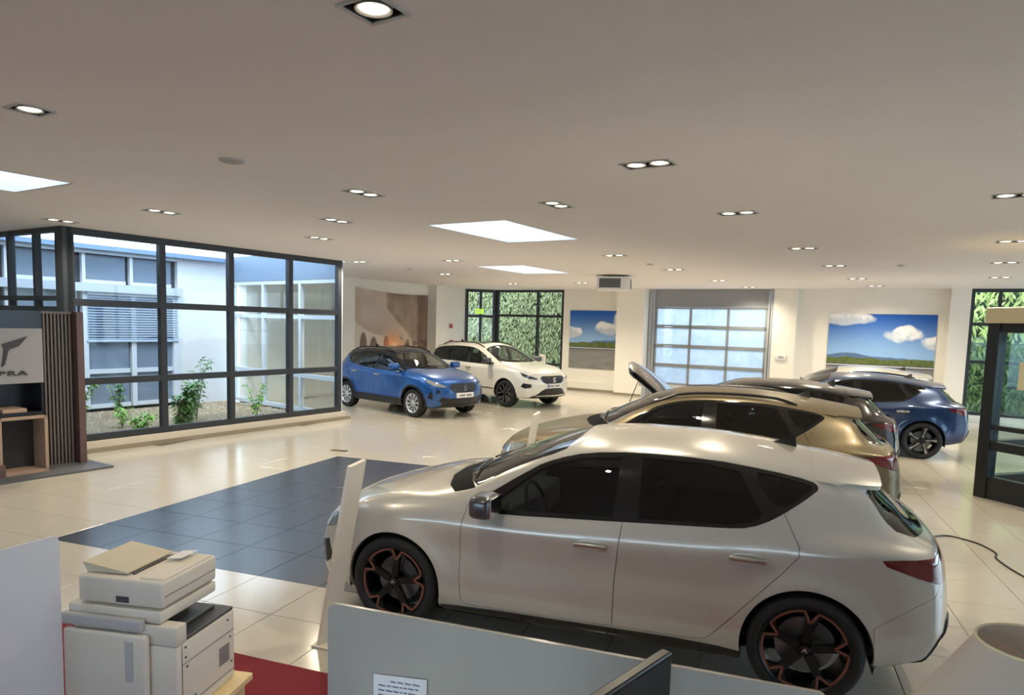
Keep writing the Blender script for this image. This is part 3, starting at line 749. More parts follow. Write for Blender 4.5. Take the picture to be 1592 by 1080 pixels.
    def at(s, k, a, b):
        q = s.inv(k,[(a,b)]); return s.S(q[:,0],q[:,1])[0], s.N(q[:,0],q[:,1])[0]

DU, DV = 4.6, 2.2
def run_poly(sk, pts, step=0.035):
    n = len(pts); todo = []; kinds = {}
    corner = []
    for k in set(p[0] for p in pts):
        ix = [i for i in range(n) if pts[i][0] == k]
        for i, q in zip(ix, sk.inv(k,[pts[i][1:] for i in ix])): corner.append((i,q))
    cq = {i: q for i, q in corner}
    for i in range(n):
        a, b = pts[i], pts[(i+1)%n]
        todo.append((None,cq[i]))
        if a[0] == b[0] and a[0] not in 'DE':
            m = max(1,int(math.hypot(b[1]-a[1],b[2]-a[2])/step))
            for j in range(1,m):
                t = j/m; kinds.setdefault(a[0],[]).append((len(todo),a[1]+(b[1]-a[1])*t,a[2]+(b[2]-a[2])*t)); todo.append(None)
        else:
            qa, qb = cq[i], cq[(i+1)%n]
            m = max(1,int(math.hypot((qb[0]-qa[0])*DU,(qb[1]-qa[1])*DV)/step))
            for j in range(1,m): todo.append((None,qa+(qb-qa)*(j/m)))
    for k, rows in kinds.items():
        for (i,_,_), q in zip(rows, sk.inv(k,[r[1:] for r in rows])): todo[i] = (None,q)
    return [tuple(t[1]) for t in todo]
def arch_poly(sk, ax, R, ra):
    a0 = math.asin(min(0.9,(R-sk.sp['zarch'])/ra))
    an = np.linspace(-a0, math.pi+a0, 49)
    q = [tuple(p) for p in sk.inv('S', np.stack([ax+ra*np.cos(an), R+ra*np.sin(an)],1))]
    return q + [(q[-1][0],0.06),(q[0][0],0.06)]
def chaikin(p, it=2):
    for _ in range(it):
        q = []
        for i in range(len(p)):
            a, b = p[i], p[(i+1)%len(p)]
            q += [(a[0],a[1]*.75+b[1]*.25,a[2]*.75+b[2]*.25),(a[0],a[1]*.25+b[1]*.75,a[2]*.25+b[2]*.75)]
        p = q
    return p

def make_mesh(name, V, N, F):
    me = bpy.data.meshes.new(name); me.from_pydata([tuple(v) for v in V], [], [tuple(int(i) for i in f) for f in F])
    me.polygons.foreach_set('use_smooth', [True]*len(me.polygons))
    me.normals_split_custom_set_from_vertices([tuple(n) for n in N])
    return me
class CarType:
    """panels: (name, polygon, options) in rising priority; options: off, gap, depth, centre, mat"""
    def __init__(s, sp, grid):
        s.sp = sp; sk = s.sk = Skin(sp); s.parts = []
        polys = []; 
        for nm, pts, op in sp['panels']:
            polys.append((nm, arch_poly(sk,pts[0],sp['R'],sp['ra']+pts[1]) if op.get('arch') else run_poly(sk,pts), op))
        def ccw(P):
            a = sum(P[i][0]*P[(i+1)%len(P)][1]-P[(i+1)%len(P)][0]*P[i][1] for i in range(len(P)))
            return P if a > 0 else P[::-1]
        polys = [(n_,ccw(p_),o_) for n_,p_,o_ in polys]
        vs = []; ed = []; fc = []
        rect = [(0,0),(1,0),(1,1),(0,1)]
        for P in [rect]+[p for _,p,_ in polys]:
            o = len(vs); n = len(P)
            vs += [Vector((q[0]*DU,q[1]*DV)) for q in P]; ed += [(o+k,o+(k+1)%n) for k in range(n)]; fc.append(list(range(o,o+n)))
        nu, nv = int(DU/grid), int(DV/grid)
        for i in range(nu+1):
            for j in range(nv+1):
                vs.append(Vector((DU*(i+(0.5 if j%2 and 0<i<nu else 0)*0.5)/nu, DV*j/nv)))
        V,E,F,_,_,of = delaunay_2d_cdt(vs, ed, fc, 1, 1e-5)
        st = np.array([(v.x/DU,v.y/DV) for v in V]); st = np.clip(st,0,1)
        P3 = sk.S(st[:,0],st[:,1]); N3 = sk.N(st[:,0],st[:,1])
        owner = np.array([max(o) if o else 0 for o in of]); tri = np.array([list(f) for f in F])
        # drop degenerate
        ar = np.linalg.norm(np.cross(P3[tri[:,1]]-P3[tri[:,0]],P3[tri[:,2]]-P3[tri[:,0]]),axis=1); ok = ar > 1e-9
        tri, owner = tri[ok], owner[ok]
        # orient outwards
        fn = np.cross(P3[tri[:,1]]-P3[tri[:,0]],P3[tri[:,2]]-P3[tri[:,0]]); fl = (fn*N3[tri].sum(1)).sum(1) < 0
        tri[fl] = tri[fl][:,::-1]
        s.lining = []
        for k in range(len(polys)+1):
            nm, op = ('body',dict(centre=1,gap=0.0016,depth=0.02)) if k == 0 else (polys[k-1][0],polys[k-1][2])
            if op.get('hole'): continue
            tt = tri[owner==k]
            if len(tt) == 0: continue
            s.parts.append((nm, op)+s.panel(P3,N3,st,tt,op))
            if op.get('line',1): s.lining.append(tt)
        # dark cabin lining just under the painted skin
        tt = np.vstack(s.lining); c = P3[tt].mean(1); L = sp['L']
        keep = (c[:,0] > sp['cab'][0]) & (c[:,0] < sp['cab'][1]) & (c[:,2] > 0.42)
        tt = tt[keep]; us = np.unique(tt); mp = -np.ones(len(P3),int); mp[us] = np.arange(len(us))
        Vl = P3[us]-N3[us]*0.035; Vl[:,1] = np.maximum(Vl[:,1],0)
        s.lin = (Vl, -N3[us], mp[tt][:,::-1])
    def panel(s, P3, N3, st, tt, op):
        us = np.unique(tt); mp = -np.ones(len(P3),int); mp[us] = np.arange(len(us)); T = mp[tt]
        P, N = P3[us].copy(), N3[us].copy()
        P += N*op.get('off',0.0)
        ee = {}
        for a,b,c in T:
            for p,q,r in ((a,b,c),(b,c,a),(c,a,b)):
                key = (min(p,q),max(p,q)); ee[key] = None if key in ee else (p,q)
        bd = [v for v in ee.values() if v is not None]
        on_c = (P3[us][:,1] < 1e-6)
        bd = [(p,q) for p,q in bd if not (on_c[p] and on_c[q])]
        gap, depth = op.get('gap',0.0022), op.get('depth',0.012)
        mv = np.zeros_like(P)
        for p,q in bd:
            d = np.cross(N[p]+N[q], P[q]-P[p]); l = np.linalg.norm(d)
            if l > 1e-9: mv[p] += d/l; mv[q] += d/l
        l = np.linalg.norm(mv,axis=1,keepdims=True); mv = np.where(l>1e-6, mv/np.maximum(l,1e-6),0)*gap
        mv[on_c,1] = 0; P += mv
        V, Nn, F = [P], [N], [tuple(t) for t in T]
        if depth and bd:
            o = len(P); ex = []; en = []; k = 0
            for p,q in bd:
                d = np.cross(P[q]-P[p], (N[p]+N[q])/2); l = np.linalg.norm(d); d = d/l if l > 1e-9 else N[p]
                ex += [P[p],P[q],P[q]-N[q]*depth,P[p]-N[p]*depth]; en += [d]*4
                F.append((o+k+1,o+k,o+k+3,o+k+2)); k += 4
            V.append(np.array(ex)); Nn.append(np.array(en))
        return np.vstack(V), np.vstack(Nn), F
    def meshes(s):
        """[(name, mesh, op)] with mirrored copies; centre panels welded across"""
        if hasattr(s,'_m'): return s._m
        out = []
        rows = list(s.parts) + [('cabin_lining',dict(centre=1,mat='lining'),s.lin[0],s.lin[1],[tuple(t) for t in s.lin[2]])]
        for nm, op, V, N, F in rows:
            Vm, Nm = V*[1,-1,1], N*[1,-1,1]
            if op.get('centre'):
                n = len(V); c = np.abs(V[:,1]) < 1e-6; mp = np.where(c, np.arange(n), np.arange(n)+n)
                VV, NN = np.vstack([V,Vm]), np.vstack([N,Nm]); FF = list(F)+[tuple(mp[i] for i in f[::-1]) for f in F]
                use = np.unique(np.array([i for f in FF for i in f])); m2 = -np.ones(2*n,int); m2[use] = np.arange(len(use))
                out.append((nm, make_mesh(nm,VV[use],NN[use],[tuple(m2[i] for i in f) for f in FF]), op))
            else:
                out.append((nm, make_mesh(nm,V,N,F), op)); out.append((nm, make_mesh(nm,Vm,Nm,[f[::-1] for f in F]), op))
        s._m = out
        return out

# ---- outlines ------------------------------------------------------------
def S_(*p): return [('S',)+tuple(q) for q in p]
def T_(*p): return [('T',)+tuple(q) for q in p]
def F_(*p): return [('F',)+tuple(q) for q in p]
def R_(*p): return [('R',)+tuple(q) for q in p]
def P_(*p): return [('P',)+tuple(q) for q in p]
def Q_(*p): return [('Q',)+tuple(q) for q in p]
def D_(*p): return [('D',)+tuple(q) for q in p]
def mid_line(l5, l7):
    a5, a7 = np.array(l5), np.array(l7); xs = sorted(set(a5[:,0])|set(a7[:,0]))
    y5, z5, z7 = np.interp(xs,a5[:,0],a5[:,1]), np.interp(xs,a5[:,0],a5[:,2]), np.interp(xs,a7[:,0],a7[:,2])
    return [(x,0.56*y,c-(c-z)*0.27) for x,y,z,c in zip(xs,y5,z5,z7)]

def hatch_spec(kx=1.0, ky=1.0, kz=1.0, dz=0.0, R=0.325, ra=0.362, suv=False):
    l0 = [(0,0,.24),(.5,0,.19),(1.3,0,.17),(3.2,0,.18),(3.9,0,.24),(4.4,0,.34)]
    r0 = [(0,.72,.26),(.4,.80,.22),(.9,.84,.20),(1.4,.85,.20),(3.0,.855,.21),(3.6,.85,.23),(4.0,.82,.27),(4.4,.76,.36)]
    l1 = [(0,.78,.38),(.5,.865,.40),(.9,.885,.42),(1.5,.885,.38),(3.0,.887,.40),(3.6,.892,.45),(4.1,.86,.46),(4.4,.80,.50)]
    l2 = [(0,.78,.52),(.5,.87,.58),(.9,.888,.62),(1.5,.874,.62),(3.0,.876,.64),(3.6,.894,.68),(4.1,.868,.70),(4.4,.82,.68)]
    l3 = [(0,.73,.64),(.5,.845,.73),(.9,.887,.78),(1.5,.893,.785),(2.4,.894,.805),(3.0,.896,.83),(3.6,.902,.885),(4.1,.88,.925),(4.4,.83,.90)]
    l4 = [(0,.64,.685),(.5,.79,.825),(.9,.825,.885),(1.4,.838,.905),(1.7,.843,.90),(2.4,.843,.945),(3.0,.843,.985),(3.4,.835,1.03),(3.8,.79,1.025),(4.1,.765,.985),(4.4,.74,.945)]
    l5 = [(0,.54,.70),(.5,.70,.865),(.9,.735,.94),(1.2,.745,.97),(1.4,.745,1.01),(1.7,.69,1.16),(2.0,.64,1.275),(2.4,.605,1.352),(2.8,.592,1.367),(3.2,.582,1.348),(3.6,.572,1.292),(3.88,.57,1.215),(4.08,.61,1.05),(4.25,.65,.985),(4.4,.64,.955)]
    l7 = [(0,0,.71),(.3,0,.85),(.6,0,.925),(.9,0,.985),(1.12,0,1.02),(1.3,0,1.095),(1.6,0,1.24),(1.9,0,1.362),(2.15,0,1.425),(2.5,0,1.447),(2.9,0,1.442),(3.3,0,1.408),(3.65,0,1.358),(3.9,0,1.295),(4.1,0,1.125),(4.25,0,1.0),(4.4,0,.965)]
    pn = [('underbody', D_((0.02,0),(0.98,0),(0.98,.098),(0.02,.098)), dict(centre=1,mat='black',gap=0))]
    if suv:
        pn += [('arch_cladding',(0.89,0.055),dict(arch=1,mat='black',off=0.006,gap=0.0)),('arch_cladding',(3.58,0.055),dict(arch=1,mat='black',off=0.006,gap=0.0)),
               ('sill_trim', S_((1.20,.33),(3.30,.36))+[('E',3.28,.097),('E',1.22,.097)], dict(mat='black',off=0.006,gap=0))]
    else:
        pn += [('sill_trim', S_((1.26,.222),(1.7,.245),(2.8,.268),(3.10,.262),(3.24,.25))+[('E',3.22,.097),('E',1.27,.097)], dict(mat='gloss',off=0.010,gap=0))]
    pn += [('hood', T_((.17,0),(.19,.25),(.27,.48),(.36,.58),(.60,.67),(.9,.715),(1.15,.735),(1.29,.740),(1.20,.62),(1.09,.3),(1.06,0)), dict(centre=1,depth=.03)),
        ('cowl_panel', T_((1.06,0),(1.09,.3),(1.20,.62),(1.29,.740),(1.44,.733),(1.36,.6),(1.24,.3),(1.20,0)), dict(centre=1,mat='matte',off=-.004,gap=0)),
        ('windshield', T_((1.20,0),(1.24,.3),(1.36,.6),(1.45,.715),(1.7,.648),(1.95,.595),(2.03,.545),(2.08,.3),(2.10,0)), dict(centre=1,mat='glass_front',off=-.003,gap=.001,depth=.006,line=0)),
        ('tailgate', R_((0,1.20),(.50,1.18),(.60,1.05),(.69,.985),(.69,.93),(.60,.83),(.55,.60),(0,.58)), dict(centre=1)),
        ('rear_window', R_((0,1.245),(.40,1.24),(.56,1.215),(.63,1.11),(.665,1.03),(.64,1.0),(.4,.985),(0,.98)), dict(centre=1,mat='glass_dark',off=-.003,gap=.001,line=0)),
        ('door', S_((1.425,.93),(1.40,.75),(1.395,.45),(1.41,.28),(1.45,.252),(2.452,.275),(2.455,.6),(2.49,.99),(2.49,1.02),(1.7,.98)), dict()),
        ('door', S_((2.49,1.02),(2.49,.99),(2.455,.6),(2.452,.275),(2.95,.285),(3.03,.305),(3.10,.38),(3.45,.79),(3.515,.875),(3.515,.93),(3.43,1.09),(3.395,1.14),(3.1,1.1)), dict()),
        ('rear_bumper', Q_((2.45,.79))+S_((3.93,.52),(3.94,.30))+[('E',3.94,.097)]+D_((.9995,.097),(.9995,.5))+Q_((2.80,.80)), dict(gap=.001)),
        ('bumper_insert', Q_((2.33,.275),(2.44,.35),(2.53,.50),(2.60,.545),(2.9,.50),(2.9,.29)), dict(mat='black',off=.010,gap=0)),
        ('diffuser', R_((0,.30),(.60,.30),(.72,.36),(.755,.47),(.70,.47),(.62,.40),(0,.40)), dict(centre=1,mat='black',off=.008,gap=0)),
        ('tail_light', chaikin(Q_((2.12,.905),(2.28,.93),(2.52,.945),(2.88,.945),(2.88,.86),(2.64,.83),(2.50,.785),(2.36,.81)),1), dict(mat='tail',off=.004,gap=.001)),
        ('head_light', chaikin(P_((.36,.62),(.60,.70),(.86,.745),(.98,.765),(.93,.70),(.78,.635),(.60,.60),(.45,.585)),1), dict(mat='head',off=.002,gap=.001)),
        ('grille', F_((0,.56),(.30,.555),(.42,.52),(.36,.36),(0,.34)), dict(centre=1,mat='black',off=-.01,gap=0)),
        ('air_intake', P_((.62,.50),(.80,.55),(.84,.42),(.74,.34),(.62,.33)), dict(mat='black',off=-.006,gap=0)),
        ('window_trim', chaikin(S_((1.40,.903),(1.65,.893),(2.48,.945),(2.92,.972),(3.10,.983),(3.24,1.0),(3.38,1.065),(3.60,1.215),(3.615,1.245),(3.57,1.272),(3.34,1.312),(2.97,1.35),(2.52,1.352),(2.20,1.325),(1.98,1.265),(1.85,1.205)),1), dict(mat='gloss',off=-.001,gap=.0005)),
        ('side_window', S_((1.56,.920),(2.42,.965),(2.43,1.32),(2.20,1.297),(2.0,1.245),(1.88,1.19)), dict(mat='glass_side',off=-.004,gap=.0005,line=0)),
        ('side_window', S_((2.58,.975),(3.10,1.003),(3.24,1.03),(3.31,1.07),(3.16,1.295),(2.95,1.322),(2.57,1.325)), dict(mat='glass_dark',off=-.004,gap=.0005,line=0)),
        ('quarter_window', chaikin(S_((3.385,1.10),(3.56,1.215),(3.58,1.24),(3.54,1.258),(3.34,1.292),(3.24,1.298)),1), dict(mat='glass_dark',off=-.004,gap=.0005,line=0)),
        ('wheel_arch',(0.89,0.0),dict(arch=1,hole=1)),('wheel_arch',(3.58,0.0),dict(arch=1,hole=1))]
    zf = lambda z: z*kz+dz
    def tp(p):
        k = p[0]
        if k == 'S': return (k,p[1]*kx,zf(p[2]))
        if k == 'T': return (k,p[1]*kx,p[2]*ky)
        if k in 'FR': return (k,p[1]*ky,zf(p[2]))
        if k in 'PQ': return (k,p[1]*kx if k=='Q' else p[1],zf(p[2]))
        if k == 'E': return (k,p[1]*kx,p[2])
        return p
    L = [[(x*kx,y*ky,zf(z)) for x,y,z in ln] for ln in (l0,r0,l1,l2,l3,l4,l5,mid_line(l5,l7),l7)]
    return dict(L=4.40*kx, lines=L, xf=.89*kx, xr=3.58*kx, R=R, ra=ra, zarch=zf(.235), flare=.016, zcf=zf(.50), zcr=zf(.66), Af=.30, Ar=.12,
        Bf=([zf(.2),zf(.35),zf(.5),zf(.62),zf(.72),zf(.9)],[.05,.015,0,.03,.09,.13]), Br=([zf(.3),zf(.5),zf(.7),zf(.9),zf(1.0)],[.09,0,.015,.05,.07]), cab=(1.5*kx,3.95*kx),
        panels=[(n,[tp(q) for q in p] if not o.get('arch') else (p[0]*kx,p[1]),o) for n,p,o in pn], yk=ky, zf=zf, kx=kx, suv=suv,
        seats=((2.15,.36),(3.0,.40)), dash=1.62, mirror=(1.60,.93), handles=((2.30,.785),(3.24,.83)), spoiler=(3.60,3.985,.565,1.335,1.262), fin=(3.42,), tread=.775, plate=None)

def suv_spec(kx=1.0, ky=1.0, kz=1.0, R=0.325, ra=0.375, kind='small'):
    l0 = [(0,0,.26),(.5,0,.22),(3.4,0,.22),(4.15,0,.38)]
    r0 = [(0,.68,.28),(.4,.79,.25),(.9,.83,.24),(3.3,.83,.25),(3.8,.80,.29),(4.15,.70,.40)]
    l1 = [(0,.74,.40),(.45,.855,.42),(.9,.88,.44),(2.5,.868,.44),(3.4,.885,.46),(3.9,.85,.5),(4.15,.77,.54)]
    l2 = [(0,.75,.58),(.45,.865,.62),(.9,.885,.65),(2.5,.868,.66),(3.4,.885,.68),(3.9,.85,.70),(4.15,.77,.69)]
    l3 = [(0,.70,.74),(.4,.835,.82),(.9,.875,.88),(1.5,.875,.90),(2.5,.875,.92),(3.4,.88,.96),(3.9,.83,.95),(4.15,.73,.90)]
    l4 = [(0,.60,.82),(.4,.77,.915),(.9,.81,.98),(1.3,.825,1.0),(2.0,.83,1.0),(2.8,.83,1.03),(3.4,.815,1.09),(3.8,.76,1.06),(4.15,.66,.97)]
    l5 = [(0,.50,.84),(.4,.68,.955),(.9,.72,1.03),(1.15,.735,1.06),(1.4,.715,1.17),(1.7,.665,1.315),(2.0,.63,1.42),(2.4,.61,1.475),(2.9,.60,1.475),(3.3,.59,1.445),(3.6,.58,1.385),(3.82,.60,1.20),(4.0,.62,1.05),(4.15,.58,.98)]
    l7 = [(0,0,.85),(.3,0,.965),(.6,0,1.02),(.9,0,1.06),(1.05,0,1.085),(1.2,0,1.155),(1.5,0,1.325),(1.8,0,1.468),(2.05,0,1.53),(2.4,0,1.55),(2.9,0,1.545),(3.3,0,1.515),(3.62,0,1.455),(3.82,0,1.26),(4.0,0,1.07),(4.15,0,.99)]
    small = kind == 'small'
    af, ar = 0.83, (3.396 if small else 3.275)
    pn = [('underbody', D_((0.02,0),(0.98,0),(0.98,.098),(0.02,.098)), dict(centre=1,mat='black',gap=0))]
    if small:
        pn += [('arch_cladding',(af,0.05),dict(arch=1,mat='black',off=.006,gap=0)),('arch_cladding',(ar,0.05),dict(arch=1,mat='black',off=.006,gap=0)),
               ('sill_trim', S_((1.05,.40),(3.15,.42))+[('E',3.15,.097),('E',1.05,.097)], dict(mat='black',off=.006,gap=0)),
               ('roof_panel', S_((1.15,1.005),(1.45,1.14),(1.70,1.25),(2.0,1.38),(2.4,1.42),(2.9,1.42),(3.30,1.36),(3.44,1.27),(3.56,1.30))+T_((3.60,.55),(3.62,.3),(3.62,0),(1.86,0),(1.84,.3),(1.78,.58),(1.45,.66),(1.19,.70)), dict(centre=1,mat='roof',gap=.001))]
    pn += [('hood', T_((.12,0),(.14,.25),(.22,.46),(.34,.56),(.60,.65),(.9,.695),(1.1,.71),(1.16,.71),(1.10,.5),(1.02,.25),(1.0,0)), dict(centre=1,depth=.03)),
        ('cowl_panel', T_((1.0,0),(1.02,.25),(1.10,.5),(1.16,.71),(1.21,.70),(1.14,.5),(1.07,.25),(1.05,0)), dict(centre=1,mat='matte',off=-.008,gap=0)),
        ('windshield', T_((1.05,0),(1.07,.25),(1.14,.5),(1.22,.685),(1.45,.655),(1.72,.615),(1.78,.57),(1.83,.3),(1.85,0)), dict(centre=1,mat='glass_front',off=-.003,gap=.001,line=0)),
        ('rear_window', R_((0,1.42),(.42,1.41),(.54,1.37),(.585,1.15),(.55,1.10),(0,1.09)), dict(centre=1,mat='glass_dark',off=-.003,gap=.001,line=0)),
        ('tail_light', Q_((2.05,.93),(2.25,.99),(2.5,1.0),(2.5,.88),(2.25,.86)), dict(mat='tail',off=.004,gap=.001))]
    if small:
        pn += [('door', S_((1.18,.98),(1.16,.7),(1.17,.47),(1.22,.43),(2.25,.43),(2.26,.7),(2.30,1.03),(2.30,1.06),(1.5,1.06)), dict()),
               ('door', S_((2.30,1.06),(2.30,1.03),(2.26,.7),(2.25,.43),(2.85,.43),(2.95,.50),(3.20,.83),(3.30,.95),(3.28,1.10),(3.2,1.15),(2.8,1.1)), dict()),
               ('window_trim', chaikin(S_((1.19,1.0),(1.9,1.015),(2.8,1.05),(3.15,1.085),(3.42,1.20),(3.46,1.27),(3.30,1.37),(2.9,1.42),(2.3,1.425),(2.0,1.38),(1.62,1.22)),1), dict(mat='gloss',off=-.001,gap=.0005)),
               ('side_window', S_((1.40,1.035),(2.22,1.05),(2.24,1.40),(2.02,1.365),(1.70,1.23)), dict(mat='glass_side',off=-.004,gap=.0005,line=0)),
               ('side_window', S_((2.34,1.06),(2.95,1.085),(3.10,1.115),(3.02,1.385),(2.85,1.40),(2.34,1.405)), dict(mat='glass_dark',off=-.004,gap=.0005,line=0)),
               ('quarter_window', S_((3.15,1.12),(3.38,1.215),(3.42,1.265),(3.26,1.355),(3.08,1.375)), dict(mat='glass_dark',off=-.004,gap=.0005,line=0)),
               ('head_light', P_((.40,.735),(.60,.81),(.78,.865),(.90,.90),(.86,.83),(.74,.765),(.60,.73),(.47,.715)), dict(mat='head',off=.003,gap=.001)),
               ('grille', F_((0,.80),(.34,.80),(.43,.735),(.36,.62),(.26,.585),(0,.58)), dict(centre=1,mat='grille',off=-.008,gap=0)),
               ('lower_grille', F_((0,.47),(.46,.47),(.60,.50),(.66,.42),(.56,.32),(0,.31)), dict(centre=1,mat='black',off=-.008,gap=0)),
               ('air_intake', P_((.72,.60),(.78,.62),(.84,.47),(.72,.45)), dict(mat='black',off=-.006,gap=0)),
               ('fog_lamp', chaikin(P_((.55,.66),(.63,.66),(.63,.585),(.55,.585)),2), dict(mat='gloss',off=.004,gap=0))]
    else:
        pn += [('door', S_((1.18,.98),(1.16,.7),(1.17,.43),(1.22,.38),(2.18,.38),(2.19,.7),(2.22,1.03),(2.22,1.06),(1.5,1.06)), dict()),
               ('door', S_((2.22,1.06),(2.22,1.03),(2.19,.7),(2.18,.38),(2.75,.38),(2.85,.46),(3.06,.80),(3.12,.92),(3.10,1.10),(3.0,1.15),(2.8,1.1)), dict()),
               ('door_moulding', S_((1.20,.42),(2.7,.44),(2.7,.455),(1.20,.44)), dict(mat='black',off=.008,gap=0)),
               ('window_trim', chaikin(S_((1.19,1.0),(1.9,1.015),(2.8,1.03),(3.35,1.05),(3.56,1.10),(3.68,1.21),(3.64,1.30),(3.40,1.38),(2.9,1.425),(2.3,1.425),(2.0,1.38),(1.62,1.22)),1), dict(mat='gloss',off=-.001,gap=.0005)),
               ('side_window', S_((1.40,1.035),(2.14,1.05),(2.16,1.395),(2.02,1.365),(1.70,1.23)), dict(mat='glass_side',off=-.004,gap=.0005,line=0)),
               ('side_window', S_((2.26,1.055),(2.98,1.07),(2.96,1.39),(2.85,1.40),(2.26,1.405)), dict(mat='glass_side',off=-.004,gap=.0005,line=0)),
               ('quarter_window', S_((3.06,1.075),(3.36,1.085),(3.53,1.12),(3.62,1.21),(3.59,1.28),(3.38,1.35),(3.04,1.385)), dict(mat='glass_side',off=-.004,gap=.0005,line=0)),
               ('sunroof', T_((2.05,0),(2.05,.40),(2.75,.40),(2.75,0)), dict(centre=1,mat='gloss',off=.002,gap=.001)),
               ('head_light', P_((.42,.735),(.60,.79),(.78,.845),(.88,.875),(.82,.79),(.66,.735),(.47,.715)), dict(mat='headd',off=.003,gap=.001)),
               ('grille', F_((0,.80),(.36,.80),(.44,.75),(.38,.66),(.28,.61),(0,.605)), dict(centre=1,mat='grille',off=-.008,gap=0)),
               ('lower_grille', F_((0,.50),(.30,.49),(.42,.43),(.50,.36),(0,.35)), dict(centre=1,mat='black',off=-.008,gap=0)),
               ('air_intake', P_((.58,.60),(.80,.625),(.86,.54),(.76,.50),(.60,.52)), dict(mat='black',off=-.006,gap=0)),
               ('bumper_lip', F_((0,.33),(.52,.33),(.62,.36),(.62,.34),(.5,.305),(0,.30)), dict(centre=1,mat='chrome',off=.008,gap=0))]
    pn += [('wheel_arch',(af,0.0),dict(arch=1,hole=1)),('wheel_arch',(ar,0.0),dict(arch=1,hole=1))]
    zf = lambda z: z*kz
    def tp(p):
        k = p[0]
        if k == 'S': return (k,p[1]*kx,zf(p[2]))
        if k == 'T': return (k,p[1]*kx,p[2]*ky)
        if k in 'FR': return (k,p[1]*ky,zf(p[2]))
        if k == 'Q': return (k,p[1]*kx,zf(p[2]))
        if k == 'P': return (k,p[1]*(1+(ky-1)*1.0),zf(p[2]))
        if k == 'E': return (k,p[1]*kx,p[2])
        return p
    L = [[(x*kx,y*ky,zf(z)) for x,y,z in ln] for ln in (l0,r0,l1,l2,l3,l4,l5,mid_line(l5,l7),l7)]
    return dict(L=4.15*kx, lines=L, xf=af*kx, xr=ar*kx, R=R, ra=ra, zarch=zf(.27), flare=.02, zcf=zf(.60), zcr=zf(.72), Af=.26, Ar=.16,
        Bf=([zf(.25),zf(.4),zf(.6),zf(.75),zf(.84),zf(1.0)],[.06,.015,0,.02,.06,.10]), Br=([zf(.35),zf(.55),zf(.7),zf(.9),zf(1.0)],[.09,0,.0,.03,.05]), cab=(1.25*kx,3.7*kx),
        panels=[(n,[tp(q) for q in p] if not o.get('arch') else (p[0]*kx,p[1]),o) for n,p,o in pn], yk=ky, zf=zf, kx=kx, suv=True,
        seats=((1.90,.47),(2.70,.50)), dash=1.40, mirror=(1.36,1.07), handles=((2.12,.90),(3.02,.93)), spoiler=(3.42,3.74,.56,1.49,1.43), fin=(3.25,), tread=.77*ky, plate=(.535 if small else .56))
